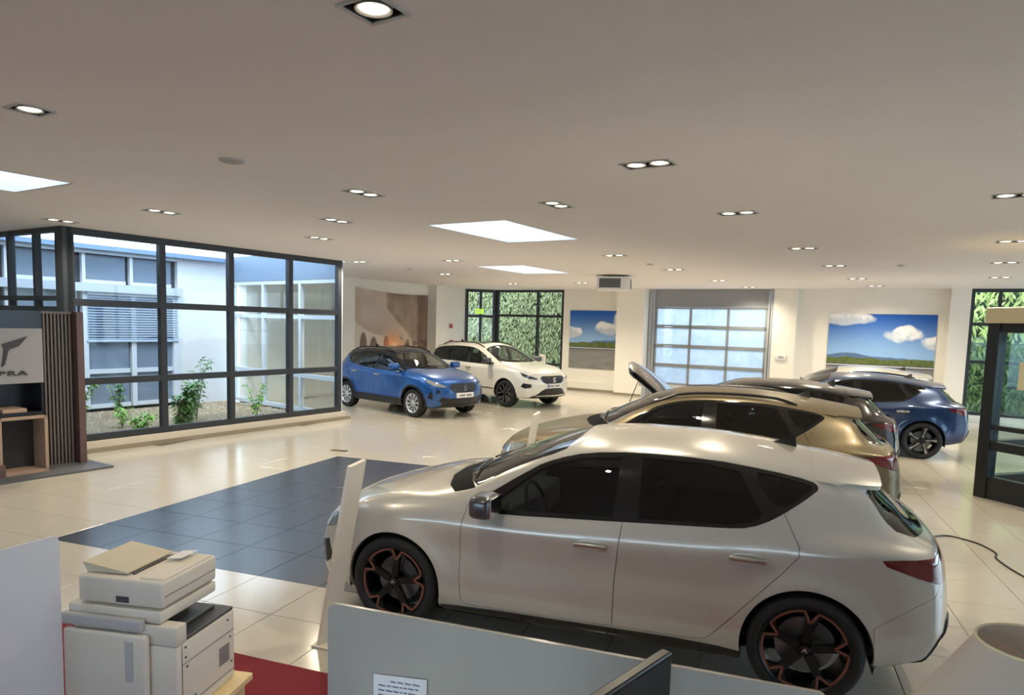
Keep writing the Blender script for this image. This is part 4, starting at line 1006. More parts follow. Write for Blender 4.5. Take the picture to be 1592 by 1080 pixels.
# ------------------------------------------------------------------ wheels
def wheel_parts(style, R, rim, width=0.22):
    """axis along y, outer face towards -y; [(name, mesh, material key)], the tyre first"""
    w = width/2; out = []
    tyre = [(rim-0.008,-w*0.80),(rim+0.010,-w*0.93),(rim+0.035,-w*1.0),(R-0.030,-w*0.98),(R-0.010,-w*0.86),(R-0.001,-w*0.70),(R,-w*0.4)]
    for k in range(4): tyre += [(R,-w*0.36+k*w*0.22),(R-0.007,-w*0.34+k*w*0.22),(R-0.007,-w*0.28+k*w*0.22),(R,-w*0.26+k*w*0.22)]
    tyre += [(R,w*0.5),(R-0.010,w*0.86),(R-0.030,w*0.98),(rim+0.01,w*0.93),(rim-0.008,w*0.8)]
    out.append(('wheel', MB().lathe(tyre,56,'y',close=True).mesh('wheel',True), 'tyre'))
    barrel = [(rim-0.006,-w*0.90),(rim+0.006,-w*0.95),(rim+0.010,-w*0.90),(rim-0.002,w*0.8),(rim-0.03,w*0.75),(rim-0.03,-w*0.2),(rim-0.014,-w*0.78)]
    out.append(('rim', MB().lathe(barrel,56,'y',close=True).mesh('rim',True), 'rim'))
    out.append(('brake_disc', MB().lathe([(0.05,-0.005),(rim*0.66,-0.005),(rim*0.66,0.012),(0.05,0.012)],32,'y',close=True).mesh('brake_disc',True), 'disc'))
    cal = [(rim*0.70*math.cos(a),rim*0.70*math.sin(a)) for a in np.linspace(0.35,1.15,7)]+[(rim*0.42*math.cos(a),rim*0.42*math.sin(a)) for a in np.linspace(1.15,0.35,7)]
    out.append(('brake_caliper', MB().prism(cal,-0.045,0.03,'y').mesh('brake_caliper'), 'caliper'))
    def ring_poly(rt, y0, y1): return MB().prism([(r*math.cos(t),r*math.sin(t)) for r,t in rt], y0, y1, 'y')
    f = -w*0.82
    def spoke(outline, n, a0=0.0, y0=f, y1=f+0.035, nm='spoke', key='spoke'):
        for k in range(n):
            a = a0+2*math.pi*k/n
            out.append((nm, ring_poly([(r,t+a) for r,t in outline],y0,y1).mesh(nm), key))
    if style == 'copper':
        spoke([(0.045,-0.55),(rim*0.55,-0.16),(rim*0.76,-0.13),(rim*0.99,-0.40),(rim*1.0,-0.31),(rim*0.97,-0.13),(rim*0.72,0.0),(rim*0.97,0.13),(rim*1.0,0.31),(rim*0.99,0.40),(rim*0.76,0.13),(rim*0.55,0.16),(0.045,0.55)],5,math.pi/2-0.12)
        # copper line round the rim edge with a notch at every spoke
        pts = []
        for k in range(5):
            a = math.pi/2-0.12+2*math.pi*k/5
            pts += [(rim*0.92,a-0.16),(rim*0.66,a),(rim*0.92,a+0.16)] + [(rim*0.945,a+0.16+j*(2*math.pi/5-0.32)/8) for j in range(0,9)]
        ac = MB(); m = len(pts); X = [(r*math.cos(t),r*math.sin(t)) for r,t in pts]
        wd = 0.0065
        for j in range(m):
            (x0,z0),(x1,z1) = X[j],X[(j+1)%m]; l = math.hypot(x1-x0,z1-z0) or 1; nx,nz = -(z1-z0)/l*wd,(x1-x0)/l*wd
            ac.add([(x0+nx,f-0.006,z0+nz),(x1+nx,f-0.006,z1+nz),(x1-nx,f-0.006,z1-nz),(x0-nx,f-0.006,z0-nz),(x0+nx,f+0.01,z0+nz),(x1+nx,f+0.01,z1+nz),(x1-nx,f+0.01,z1-nz),(x0-nx,f+0.01,z0-nz)],
                   [(0,1,2,3),(7,6,5,4),(0,4,5,1),(1,5,6,2),(2,6,7,3),(3,7,4,0)])
        out.append(('rim_accent', ac.mesh('rim_accent'), 'accent'))
    elif style == 'five':
        spoke([(0.04,-0.7),(rim*0.5,-0.17),(rim*0.98,-0.24),(rim*0.98,-0.06),(rim*0.55,-0.02),(rim*0.98,0.06),(rim*0.98,0.24),(rim*0.5,0.17),(0.04,0.7)],5,math.pi/2-0.2)
        spoke([(0.06,-0.25),(rim*0.55,-0.05),(rim*0.99,-0.16),(rim*0.99,0.04),(rim*0.55,0.06),(0.06,0.25)],5,math.pi/2-0.2,f-0.004,f+0.004,'spoke_face','machined')
    elif style == 'multi':
        spoke([(0.04,-0.35),(rim*0.5,-0.11),(rim*0.99,-0.17),(rim*0.99,0.17),(rim*0.5,0.11),(0.04,0.35)],10,0.1)
        out.append(('hub_cover', MB().lathe([(0,f-0.004),(0.05,f-0.004),(0.075,f+0.02)],24,'y').mesh('hub_cover',True),'spoke'))
    elif style == 'double':
        for sg in (-1,1): spoke([(0.04,sg*0.1),(rim*0.5,sg*0.22),(rim*0.98,sg*0.42),(rim*0.98,sg*0.24),(rim*0.5,sg*0.08),(0.04,-sg*0.3)],5,math.pi/2)
        for sg in (-1,1): spoke([(rim*0.35,sg*0.16),(rim*0.98,sg*0.38),(rim*0.98,sg*0.30),(rim*0.35,sg*0.08)],5,math.pi/2,f-0.004,f+0.004,'spoke_face','machined')
    out.append(('hub_cap', MB().lathe([(0,f-0.010),(0.026,f-0.010),(0.031,f-0.004),(0.033,f+0.02)],20,'y').mesh('hub_cap',True), 'cap'))
    e = MB()
    if style == 'copper':
        for tri in ([(-0.004,0.017),(0.004,0.017),(0.016,-0.012),(0.007,-0.008)],[(0.004,0.017),(-0.004,0.017),(-0.016,-0.012),(-0.007,-0.008)],[(-0.009,-0.004),(0.009,-0.004),(0.006,0.001),(-0.006,0.001)]): e.prism(tri,f-0.013,f-0.009,'y')
        out.append(('hub_emblem', e.mesh('hub_emblem'), 'emblem'))
    return out
M_TYRE = mat('tyre_rubber', srgb(30,30,32), 0.75, bump=0.1, bscale=200)
M_CHROME = mat('chrome', srgb(220,222,225), 0.12, metal=1.0)
M_GLOSS = mat('gloss_black_trim', srgb(10,10,12), 0.08, coat=0.5)
M_SATIN = mat('satin_black', srgb(22,22,24), 0.35)
M_LINING = mat('cabin_fabric', srgb(70,70,72), 0.9)
M_SEAT = mat('seat_fabric', srgb(62,62,66), 0.85, noise=0.15, nscale=60)
M_TAIL = mat('tail_lens', srgb(96,14,18), 0.08, coat=1.0, noise=0.55, nscale=14)
M_HEAD = mat('head_lens', srgb(150,160,168), 0.06, coat=1.0, metal=0.5, noise=0.5, nscale=22)
M_HEADD = mat('head_lens_dark', srgb(66,70,78), 0.06, coat=1.0, metal=0.4, noise=0.5, nscale=22)
M_GRILLE = mat('grille_mesh', srgb(34,38,46), 0.4, noise=0.5, nscale=90)
M_COPPER = mat('copper_accent', srgb(136,88,74), 0.4, metal=0.3)
M_DISC = mat('brake_steel', srgb(120,122,125), 0.35, metal=0.9)
M_CAL = mat('caliper_grey', srgb(70,72,76), 0.4)
M_SILV = mat('alloy_silver', srgb(206,208,212), 0.28, metal=0.7)
M_DARKRIM = mat('dark_rim', srgb(30,30,34), 0.3, metal=0.4)
M_MACH = mat('machined_alloy', srgb(196,196,196), 0.25, metal=0.9)
G_DARK = glass('privacy_glass', (0.05,0.06,0.07), 1.0, ior=1.5)
G_SIDE = glass('side_glass', (0.45,0.48,0.48), 1.0, ior=1.5)
G_SIDED = glass('side_glass_smoked', (0.27,0.31,0.34), 1.0, ior=1.5)
G_FRONT = glass('windshield_glass', (0.84,0.88,0.87), 1.0, ior=1.5)
G_FRONTD = glass('windshield_glass_smoked', (0.34,0.38,0.38), 1.0, ior=1.5)

M_MATTE = mat('matte_black_cowl', srgb(16,16,18), 0.85, spec=0.15)
M_GRAPH = mat('graphite_mirror', srgb(84,84,88), 0.3, metal=0.6, coat=0.5)
M_HANDLE = mat('handle_satin', srgb(186,182,170), 0.2, metal=0.8)
def seat_mesh():
    mb = MB(); mb.bbox(-0.28,0.26,-0.25,0.25,0.0,0.17,0.05,3)
    b = MB(); b.bbox(-0.075,0.075,-0.24,0.24,0.0,0.60,0.05,3).xf(Matrix.Translation((0.25,0,0.10)) @ Matrix.Rotation(math.radians(20),4,'Y'))
    h = MB(); h.bbox(-0.05,0.05,-0.13,0.13,0.0,0.20,0.04,3).xf(Matrix.Translation((0.47,0,0.70)) @ Matrix.Rotation(math.radians(14),4,'Y'))
    p = MB(); p.cyl((0.45,-0.06,0.62),(0.48,-0.06,0.74),0.008,6).cyl((0.45,0.06,0.62),(0.48,0.06,0.74),0.008,6)
    for q in (b,h,p): mb.add(q.v,q.f)
    return mb.mesh('seat',True)
SEAT = seat_mesh()
STEER = MB().lathe([(0.18+0.014*math.cos(a),0.014*math.sin(a)) for a in np.linspace(0,2*math.pi,9)[:-1]],28,'x',close=True).bbox(-0.03,0.01,-0.07,0.07,-0.06,0.06,0.015,2).box(-0.012,0.008,-0.17,0.17,-0.018,0.018).box(-0.012,0.008,-0.02,0.02,-0.17,0.0).mesh('steering_wheel',True)

def s_emblem(h, d=0.012):
    """angular S badge in the y-z plane facing -x"""
    k = h/2
    a = [(-0.62,0.95),(0.80,0.95),(0.80,0.58),(-0.22,0.58),(-0.22,0.30),(0.80,0.10),(0.80,-0.18),(-0.80,0.16),(-0.80,0.78)]
    b = [(-y,-z) for y,z in a]
    return MB().prism([(-y*k*0.95,z*k) for y,z in a],-d,0,'x').prism([(-y*k*0.95,z*k) for y,z in b],-d,0,'x')

def car_extras(ct):
    """meshes beyond the skin panels: [(name, mesh, key, children)]"""
    sp, sk = ct.sp, ct.sk; zf, ky, kx = sp['zf'], sp['yk'], sp['kx']; ex = []
    for ax in (sp['xf'],sp['xr']):
        for sg in (-1,1):
            ra = sp['ra']+0.012; yo = 0.80*ky; yi = 0.52*ky; a = np.linspace(-0.25,math.pi+0.25,25); mb = MB()
            vs = [(ax+ra*math.cos(t),sg*y,sp['R']+ra*math.sin(t)) for t in a for y in (yo+0.05,yi)]
            mb.add(vs,[(2*k,2*k+1,2*k+3,2*k+2) for k in range(24)])
            mb.add([(ax+ra*math.cos(t),sg*yi,sp['R']+ra*math.sin(t)) for t in a],[tuple(range(25))])
            ex.append(('wheel_arch_liner',mb.mesh('wheel_arch_liner'),'black',[]))
    # door mirrors
    mx, mz = sp['mirror'][0]*kx, zf(sp['mirror'][1])
    for sg in (-1,1):
        p,_ = sk.at('S',mx-0.06,mz-0.03); y0 = p[1]*sg
        cas = MB().ellipsoid((mx+0.02,y0+sg*0.165,mz+0.06),(0.08,0.13,0.078),24,14,0.55)
        arm = MB(); arm.tube([(mx-0.06,y0-sg*0.02,mz-0.025),(mx-0.03,y0+sg*0.05,mz-0.02),(mx,y0+sg*0.13,mz+0.01)],[0.03,0.026,0.035],8)
        gl = MB().bbox(mx+0.088,mx+0.10,y0+sg*0.165-0.10,y0+sg*0.165+0.10,mz,mz+0.125,0.005,1)
        ex.append(('door_mirror',cas.mesh('door_mirror',True),'mirror',[('mirror_arm',arm.mesh('mirror_arm',True),'black'),('mirror_glass',gl.mesh('mirror_glass'),'chrome')]))
    for hx,hz in sp['handles']:
        for sg in (-1,1):
            p,n = sk.at('S',hx*kx,zf(hz)); n = Vector((n[0],n[1]*sg,n[2])); pos = Vector((p[0],p[1]*sg,p[2]))
            X = (Vector((1,0,0))-n*n.x).normalized(); Zx = n.cross(X); M = Matrix((X,n,Zx)).transposed().to_4x4(); M.translation = pos
            hd = MB(); hd.bbox(-0.105,0.105,0.018,0.036,-0.017,0.017,0.008,3).box(-0.10,-0.085,-0.01,0.03,-0.012,0.012).box(0.085,0.10,-0.01,0.03,-0.012,0.012)
            rc = MB().ellipsoid((0,0.0005,0),(0.095,0.004,0.034),20,8)
            ex.append(('door_handle',hd.xf(M).mesh('door_handle',True),'handle',[('handle_recess',rc.xf(M).mesh('handle_recess',True),'paint')]))
    # roof spoiler
    x0,x1,hw,z0,z1 = sp['spoiler']; x0*=kx; x1*=kx
    ny,nx = 57,11; top=[];bot=[]
    for j in range(ny):
        q = -1+2*j/(ny-1); sg = -1 if q < 0 else 1; t = 1-abs(q)*0.245
        xb = x0+0.16*kx
        S0 = sk.S([sk.s_at(x0,t),sk.s_at(xb-0.10,t),sk.s_at(xb,t)],[t]*3); nrm = sk.N(np.array([sk.s_at(x0,t)]),np.array([t]))[0]
        tan = (S0[2]-S0[1])/max(S0[2][0]-S0[1][0],1e-4); tan[2] = -0.18-0.06*abs(q); tan[1] = -0.02*abs(q)
        xe = x1-0.03*abs(q)**2-0.24*smooth(0.66,1.0,np.array(abs(q)))
        for i in range(nx):
            u = i/(nx-1); x = x0+(xe-x0)*u
            if x <= xb: p = sk.S([sk.s_at(x,t)],[t])[0]
            else: p = S0[2]+tan*(x-xb)
            p = p+nrm*(0.004+0.010*smooth(0.1,0.7,np.array(u))); th = 0.006+0.034*smooth(0.0,0.7,np.array(u))*(1-0.35*u)
            b_ = p-nrm*th
            top.append((p[0],p[1]*sg,p[2])); bot.append((b_[0],b_[1]*sg,b_[2]))
    mb = MB(); n = ny*nx; mb.v = top+bot
    for j in range(ny-1):
        for i in range(nx-1):
            a=j*nx+i; mb.f += [(a,a+1,a+nx+1,a+nx),(n+a,n+a+nx,n+a+nx+1,n+a+1)]
    for j in range(ny-1):
        a=j*nx+nx-1; mb.f.append((a,n+a,n+a+nx,a+nx)); a=j*nx; mb.f.append((a,a+nx,n+a+nx,n+a))
    for i in range(nx-1):
        a=i; mb.f.append((a,n+a,n+a+1,a+1)); a=(ny-1)*nx+i; mb.f.append((a,a+1,n+a+1,n+a))
    ex.append(('roof_spoiler',mb.mesh('roof_spoiler',True),'spoiler',[]))
    # shark fin aerial
    p,_ = sk.at('T',sp['fin'][0]*kx,0.0); fx,fz = p[0],p[2]-0.008
    fin = MB(); prof=[(-0.10,0.0,0.028),(-0.02,0.028,0.022),(0.05,0.062,0.010),(0.075,0.064,0.008),(0.085,0.0,0.026)]
    base_=[(-0.11,0),(-0.06,0.026),(0.05,0.03),(0.085,0.026)]
    side=[(fx+a,0,fz+b) for a,b in ((-0.11,0.0),(-0.03,0.030),(0.055,0.070),(0.078,0.066),(0.088,0.0))]
    lo=[(fx+a,sg*b,fz-0.004) for sg in (-1,1) for a,b in base_]
    fin.add(side+lo,[(0,1,6,5),(1,2,7,6),(2,3,8,7),(3,4,8),(0,9,10,1),(1,10,11,2),(2,11,12,3),(3,12,4)])
    ex.append(('roof_aerial',fin.mesh('roof_aerial',True),'satin',[]))
    # seats, dashboard, wheel
    (fxs,fz0),(rxs,rz0) = sp['seats']
    for y in (-0.36,0.36):
        for xx,z in ((fxs,fz0),(rxs,rz0)): ex.append(('seat',SEAT,'seat',[],(xx*kx,y*ky,zf(z)-0.14)))
    d = sp['dash']*kx
    ex.append(('dashboard',MB().bbox(d-0.30,d+0.06,-0.66*ky,0.66*ky,zf(.62),zf(.865 if not sp['suv'] or sp['L']>4.42 and False else .93) ,0.05,3).mesh('dashboard',True),'lining',[]))
    st = MB(); st.add([tuple(v.co) for v in STEER.vertices],[tuple(p.vertices) for p in STEER.polygons])
    st.xf(Matrix.Translation((d+0.16,-0.36*ky,zf(.86 if not sp['suv'] else .95))) @ Matrix.Rotation(math.radians(-24),4,'Y'))
    ex.append(('steering_wheel',st.mesh('steering_wheel',True),'satin',[]))
    ex.append(('cabin_floor',MB().box(sp['cab'][0]-0.2,sp['cab'][1],-0.74*ky,0.74*ky,0.30,0.34).mesh('cabin_floor'),'lining',[]))
    # windscreen wipers
    for ya,yb in ((0.52,-0.02),(-0.05,-0.55)):
        pts=[]
        for t in np.linspace(0,1,7):
            y=(ya+(yb-ya)*t)*ky
            c,_=sk.at('T',(1.30 if not sp['suv'] or sp['kx']*4.40==sp['L'] else 1.13)*kx+0.02*t+0.20*(abs(y)/0.74)**2*0.4,abs(y)); pts.append((c[0],y,c[2]+0.012))
        ex.append(('wiper',MB().tube(pts,0.008,6).mesh('wiper',True),'black',[]))
    if sp['suv']:
        for sg in (-1,1):
            pts=[]; a,b = (1.95,3.35) if sp['L']/sp['kx'] > 4.2 else (1.85,3.45)
            for i,t in enumerate(np.linspace(0,1,15)):
                c,_=sk.at('T',(a+(b-a)*t)*kx,0.555*ky); lift=0.038*min(1,8*t,8*(1-t)); pts.append((c[0],sg*0.555*ky,c[2]+lift))
            ex.append(('roof_rail',MB().tube(pts,0.016,8).mesh('roof_rail',True),'rail',[]))
    if sp['plate']:
        z = zf(sp['plate']); p,_ = sk.at('F',0.12,z); x = p[0]
        pl = MB().bbox(x-0.022,x+0.02,-0.26,0.26,z-0.056,z+0.056,0.006,2)
        band = MB().box(x-0.0235,x-0.021,0.212,0.255,z-0.05,z+0.05)
        ink = MB(); r2 = random.Random(3)
        for k in range(9):
            if k in (4,): continue
            yy = 0.17-k*0.042; ink.box(x-0.0235,x-0.021,yy-0.015,yy+0.015,z-0.022,z+0.022 if k%2 else z+0.016)
        ex.append(('number_plate',pl.mesh('number_plate'),'white',[('plate_band',band.mesh('plate_band'),'plateblue' if sp['L']>4.3 else 'white'),('plate_print',ink.mesh('plate_print'),'plateink')]))
        p,_ = sk.at('F',0.0,zf(.715)); em = s_emblem(0.135); em.xf(Matrix.Translation((p[0]-0.004,0,zf(.70))))
        ex.append(('badge',em.mesh('badge'),'chrome',[]))
    return ex

def place_car(name, ct, label, cat, group, front, rotz, mats, wheel, hood_open=None):
    """front: world position of the middle of the nose on the ground; local +x runs to the tail"""
    e = empty(name, (front[0],front[1],0), rotz); tag(e,label,cat,group)
    sp = ct.sp
    base_m = dict(paint=None,black=M_SATIN,gloss=M_GLOSS,glass_dark=G_DARK,glass_side=G_SIDED,glass_front=G_FRONTD,tail=M_TAIL,head=M_HEAD,headd=M_HEADD,grille=M_GRILLE,
        chrome=M_CHROME,lining=M_LINING,seat=M_SEAT,satin=M_SATIN,white=M_WHITE,plateblue=mat('plate_blue',srgb(40,80,170),0.4),plateink=mat('plate_ink',srgb(60,60,64),0.5),mirror=M_GRAPH,rail=M_SATIN,handle=M_HANDLE,matte=M_MATTE,liner=M_SATIN,
        tyre=M_TYRE,disc=M_DISC,caliper=M_CAL,cap=M_SATIN,emblem=M_CHROME,accent=M_COPPER,machined=M_MACH,rim=M_DARKRIM,spoke=M_DARKRIM)
    base_m.update(mats); base_m.setdefault('roof',base_m['paint']); base_m.setdefault('spoiler',base_m['paint'])
    def put(nm, me, key, parent, loc=None): return obj(nm, me, base_m[key], parent, loc)
    for nm, me, op in ct.meshes():
        o = put(nm, me, op.get('mat','paint'), e)
        if nm == 'hood' and hood_open:
            px, pz = 1.12*sp['kx'], sp['zf'](1.0); a = hood_open
            if not hasattr(ct,'_hl'):
                hv = np.array([v.co[:] for v in me.vertices]); hn = np.array([n_.vector[:] for n_ in me.corner_normals]) if False else None
                ct._hl = MB().add([(0.04+0.96*v[0]+0.03,v[1]*0.95,v[2]-0.045) for v in hv],[tuple(p.vertices) for p in me.polygons]).mesh('hood_liner')
            put('hood_liner', ct._hl, 'liner', o)
            R4 = Matrix.Translation((px,0,pz)) @ Matrix.Rotation(a,4,'Y') @ Matrix.Translation((-px,0,-pz)); o.matrix_local = R4
    if not hasattr(ct,'_x'): ct._x = car_extras(ct)
    for row in ct._x:
        nm, me, key, ch = row[:4]; o = put(nm, me, key, e, row[4] if len(row) > 4 else None)
        for n2, m2, k2 in ch:
            c2 = put(n2, m2, k2, o)
            if n2 == 'plate_print': c2['kind'] = 'stuff'
    for ax in (sp['xf'],sp['xr']):
        for sg in (-1,1):
            wl = None
            for i,(nm,me,key) in enumerate(wheel):
                if i == 0:
                    wl = put(nm, me, key, e, (ax, sg*sp['tread']*1.0, sp['R'])); wl.rotation_euler = (0,0,0 if sg < 0 else math.pi)
                else: put(nm, me, key, wl)
    return e

# ------------------------------------------------------------------ the cars
def paint(name, col, metal=0.0, rough=0.35, coat=1.0): return mat(name, col, rough, metal, coat)
P_WHITE = paint('pearl_white_paint', srgb(196,193,185), 0.28, 0.28)
P_BRONZE = paint('matt_bronze_paint', srgb(112,100,76), 0.5, 0.38, 0.3)
P_BLACK = paint('black_paint', srgb(14,14,17), 0.0, 0.2)
P_BLUE = paint('dark_blue_paint', srgb(22,50,90), 0.35, 0.3)
P_BLUE2 = paint('bright_blue_paint', srgb(14,78,148), 0.35, 0.3)
P_WHITE2 = paint('warm_white_paint', srgb(228,226,216), 0.05, 0.35)
P_SILVER = paint('pale_silver_paint', srgb(205,202,190), 0.4, 0.3)
hatch = CarType(hatch_spec(), 0.045)
cross = CarType(hatch_spec(kx=4.45/4.40, ky=1.02, kz=1.02, dz=0.04, R=0.345, ra=0.385, suv=True), 0.06)
small = CarType(suv_spec(), 0.06)
large = CarType(suv_spec(kx=4.735/4.15, ky=1.034, kz=1.075, R=0.36, ra=0.405, kind='large'), 0.06)
W_COP = wheel_parts('copper',0.325,0.248,0.235); W_COP2 = wheel_parts('copper',0.345,0.255,0.24)
W_FIVE = wheel_parts('five',0.325,0.245,0.225); W_MULTI = wheel_parts('multi',0.325,0.215,0.215); W_DBL = wheel_parts('double',0.36,0.255,0.24)
GRP = 'cars parked side by side along the right'
place_car('car', hatch, 'pearl white hatchback in the foreground with copper lined dark wheels', 'car', GRP, (-3.25,5.155), 0.0, dict(paint=P_WHITE), W_COP)
place_car('car', cross, 'matt bronze crossover right behind the white foreground hatchback', 'car', GRP, (-3.02,8.42), 0.0, dict(paint=P_BRONZE), W_COP2)
place_car('car', hatch, 'glossy black hatchback with its bonnet propped open', 'car', GRP, (-2.42,11.85), 0.0, dict(paint=P_BLACK,mirror=M_GLOSS), W_FIVE, hood_open=math.radians(52))
place_car('car', hatch, 'dark blue hatchback with five spoke wheels behind the black car', 'car', GRP, (-0.84,14.9), 0.0, dict(paint=P_BLUE), W_FIVE)
place_car('car', hatch, 'pale silver hatchback farthest back in front of the wide road poster', 'car', GRP, (-0.42,18.1), 0.0, dict(paint=P_SILVER), W_FIVE)
GRP2 = 'cars parked by the rear left corner'
place_car('car', small, 'bright blue compact SUV with black roof and silver wheels beside the glazing', 'car', GRP2, (-6.33,14.73), math.radians(157.5),
    dict(paint=P_BLUE2,roof=M_GLOSS,spoiler=M_GLOSS,spoke=M_SILV,rim=M_SILV,cap=M_SILV,mirror=P_BLUE2,glass_side=G_SIDE,glass_front=G_FRONT,glass_dark=G_SIDED), W_MULTI)
place_car('car', large, 'large white SUV with dark wheels parked in front of the rear window', 'car', GRP2, (-5.09,17.74), math.radians(154),
    dict(paint=P_WHITE2,glass_side=G_SIDE,glass_front=G_FRONT,spoke=mat('grey_rim',srgb(92,92,96),0.35,metal=0.5)), W_DBL)
# prop and engine bay of the open bonnet
e = empty('bonnet_prop', (-2.42,11.85,0)); tag(e, 'thin black rod propping up the bonnet of the black hatchback', 'prop rod')
MB().tube([(0.42,-0.60,0.86),(0.50,-0.60,1.10),(0.60,-0.60,1.38)],0.007,6).build('rod', M_SATIN, e, True)
MB().bbox(0.40,0.44,-0.63,-0.57,0.845,0.87,0.005,1).build('rod_clip', M_SATIN, e)

# ------------------------------------------------------------------ slanted price boards
M_BOARD = mat('board_lacquer', srgb(222,212,196), 0.45)
def price_board(x, y, h, lean, w, label):
    e = empty('price_board', (x,y,0)); tag(e,label,'price board','slanted price boards')
    t = 0.028; dy = 0.07*h/1.22
    mb = MB(); mb.add([(0,0,0.012),(t,0,0.012),(t,w,0.012),(0,w,0.012),(lean,dy,h),(lean+t,dy,h-0.004),(lean+t,dy+w,h+0.012),(lean,dy+w,h+0.016)],[(3,2,1,0),(4,5,6,7),(0,1,5,4),(1,2,6,5),(2,3,7,6),(3,0,4,7)])
    mb.build('board', M_BOARD, e)
    MB().bbox(-0.03,0.28,-0.02,w+0.02,0.0,0.014,0.004,1).build('foot', M_BOARD, e)
price_board(-2.66,3.80,1.215,0.18,0.19,'slanted cream price board at the nose of the white foreground hatchback')
price_board(-2.43,6.98,1.215,0.18,0.19,'slanted cream price board at the nose of the bronze crossover')

# ------------------------------------------------------------------ carpet
cp = MB().bbox(-5.2,1.6,-1.5,3.51,0.001,0.014,0.004,1).build('carpet', mat('red_carpet', srgb(120,26,36), 0.95, noise=0.25, nscale=120, bump=0.4, bscale=300)); tag(cp,'dark red carpet under the desk and copier','carpet')

# ------------------------------------------------------------------ copier on its low wooden base
M_COP = mat('copier_shell', srgb(222,214,200), 0.5); M_COPG = mat('copier_grey', srgb(60,62,68), 0.45); M_COPL = mat('copier_grey_light', srgb(186,184,182), 0.5)
e = empty('wooden_plinth', (-2.84,2.68,0.014), math.radians(9)); tag(e,'low cream wooden plinth carrying the copier','plinth')
M_WOODC = mat('cream_wood', srgb(224,200,150), 0.5, noise=0.1, nscale=6)
MB().bbox(-0.20,0.36,-0.26,0.30,0.16,0.20,0.006,1).build('top_board', M_WOODC, e)
for sx in (-0.16,0.30): MB().box(sx-0.02,sx+0.02,-0.24,0.28,0.0,0.16).build('side_board', M_WOODC, e)
MB().box(-0.14,0.28,0.26,0.28,0.0,0.16).build('back_board', M_WOODC, e)
e = empty('copier', (-2.84,2.68,0.214), math.radians(9)); tag(e,'cream office copier with document feeder on a low wooden base','copier')
body = MB().bbox(-0.27,0.285,-0.235,0.245,0.0,0.375,0.012,2).build('body', M_COP, e, True)
MB().bbox(-0.27,0.03,-0.235,0.245,0.376,0.47,0.010,2).build('upper_body', M_COP, e, True)
MB().bbox(0.035,0.28,-0.15,0.24,0.376,0.392,0.004,1).build('output_tray', M_COPG, e)
MB().bbox(0.06,0.20,-0.12,0.20,0.393,0.412,0.004,1).build('tray_stopper', M_COPG, e)
MB().bbox(0.03,0.285,-0.235,-0.155,0.376,0.47,0.008,2).build('corner_column', M_COP, e, True)
MB().bbox(-0.30,0.15,-0.275,-0.236,0.0,0.43,0.016,3).build('front_cover', M_COP, e, True)
MB().bbox(0.04,0.085,-0.279,-0.27,0.20,0.40,0.003,1).build('handle_recess', M_COPL, e)
for z in (0.05,0.27): MB().box(0.2855,0.287,-0.20,0.235,z,z+0.0025).build('panel_seam', M_COPG, e)
MB().box(0.2855,0.287,-0.198,-0.1955,0.0,0.37).build('panel_seam', M_COPG, e)
for k in range(9): MB().box(0.2855,0.288,0.10,0.19,0.12+k*0.011,0.124+k*0.011).build('vent_slot', M_COPG, e)
for k in range(6): MB().box(0.2855,0.288,-0.15,-0.09,0.02+k*0.011,0.024+k*0.011).build('vent_slot', M_COPG, e)
for y,z in ((-0.17,0.30),(-0.17,0.35),(0.18,0.34),(-0.16,0.25),(0.20,0.24),(0.21,0.10)): MB().lathe([(0,0.289),(0.005,0.289),(0.006,0.285)],10,'x',(0,y,z)).build('screw', M_COPG, e)
scn = MB().bbox(-0.31,0.195,-0.225,0.22,0.475,0.535,0.012,2).build('scanner_unit', M_COP, e, True)
MB().bbox(-0.32,0.12,-0.262,-0.226,0.44,0.50,0.012,3).build('control_panel', M_COPL, e, True)
lid = MB().bbox(-0.26,0.20,-0.215,0.215,0.545,0.675,0.014,3).build('document_feeder', M_COP, e, True)
MB().add([(-0.245,-0.17,0.678),(-0.02,-0.17,0.684),(-0.02,0.17,0.684),(-0.245,0.17,0.678),(-0.27,-0.17,0.725),(-0.02,-0.17,0.69),(-0.02,0.17,0.69),(-0.27,0.17,0.725)],[(3,2,1,0),(4,5,6,7),(0,1,5,4),(1,2,6,5),(2,3,7,6),(3,0,4,7)]).build('feeder_tray', mat('copier_tray', srgb(206,196,170),0.5), lid)
MB().box(-0.01,0.0,-0.15,0.15,0.674,0.682).build('feeder_slot', M_COPG, lid)
MB().bbox(0.06,0.19,-0.19,0.19,0.672,0.684,0.004,1).build('feeder_cover', M_COP, lid)
MB().box(0.20,0.2015,-0.20,0.20,0.60,0.6025).build('panel_seam', M_COPG, lid)
MB().box(-0.05,0.02,-0.2165,-0.2145,0.56,0.59).build('hinge_cover', M_COPG, lid)
sh = MB().add([(0.02,0.06,0.690),(0.11,0.05,0.700),(0.12,0.17,0.706),(0.03,0.18,0.694),(0.02,0.06,0.692),(0.11,0.05,0.702),(0.12,0.17,0.708),(0.03,0.18,0.696)],[(3,2,1,0),(4,5,6,7),(0,1,5,4),(1,2,6,5),(2,3,7,6),(3,0,4,7)]).build('paper_sheet', mat('paper', srgb(238,238,240),0.7)); sh.location = (-2.84,2.68,0.214); sh.rotation_euler = (0,0,math.radians(9)); tag(sh,'loose white paper sheet lying on top of the copier','paper')

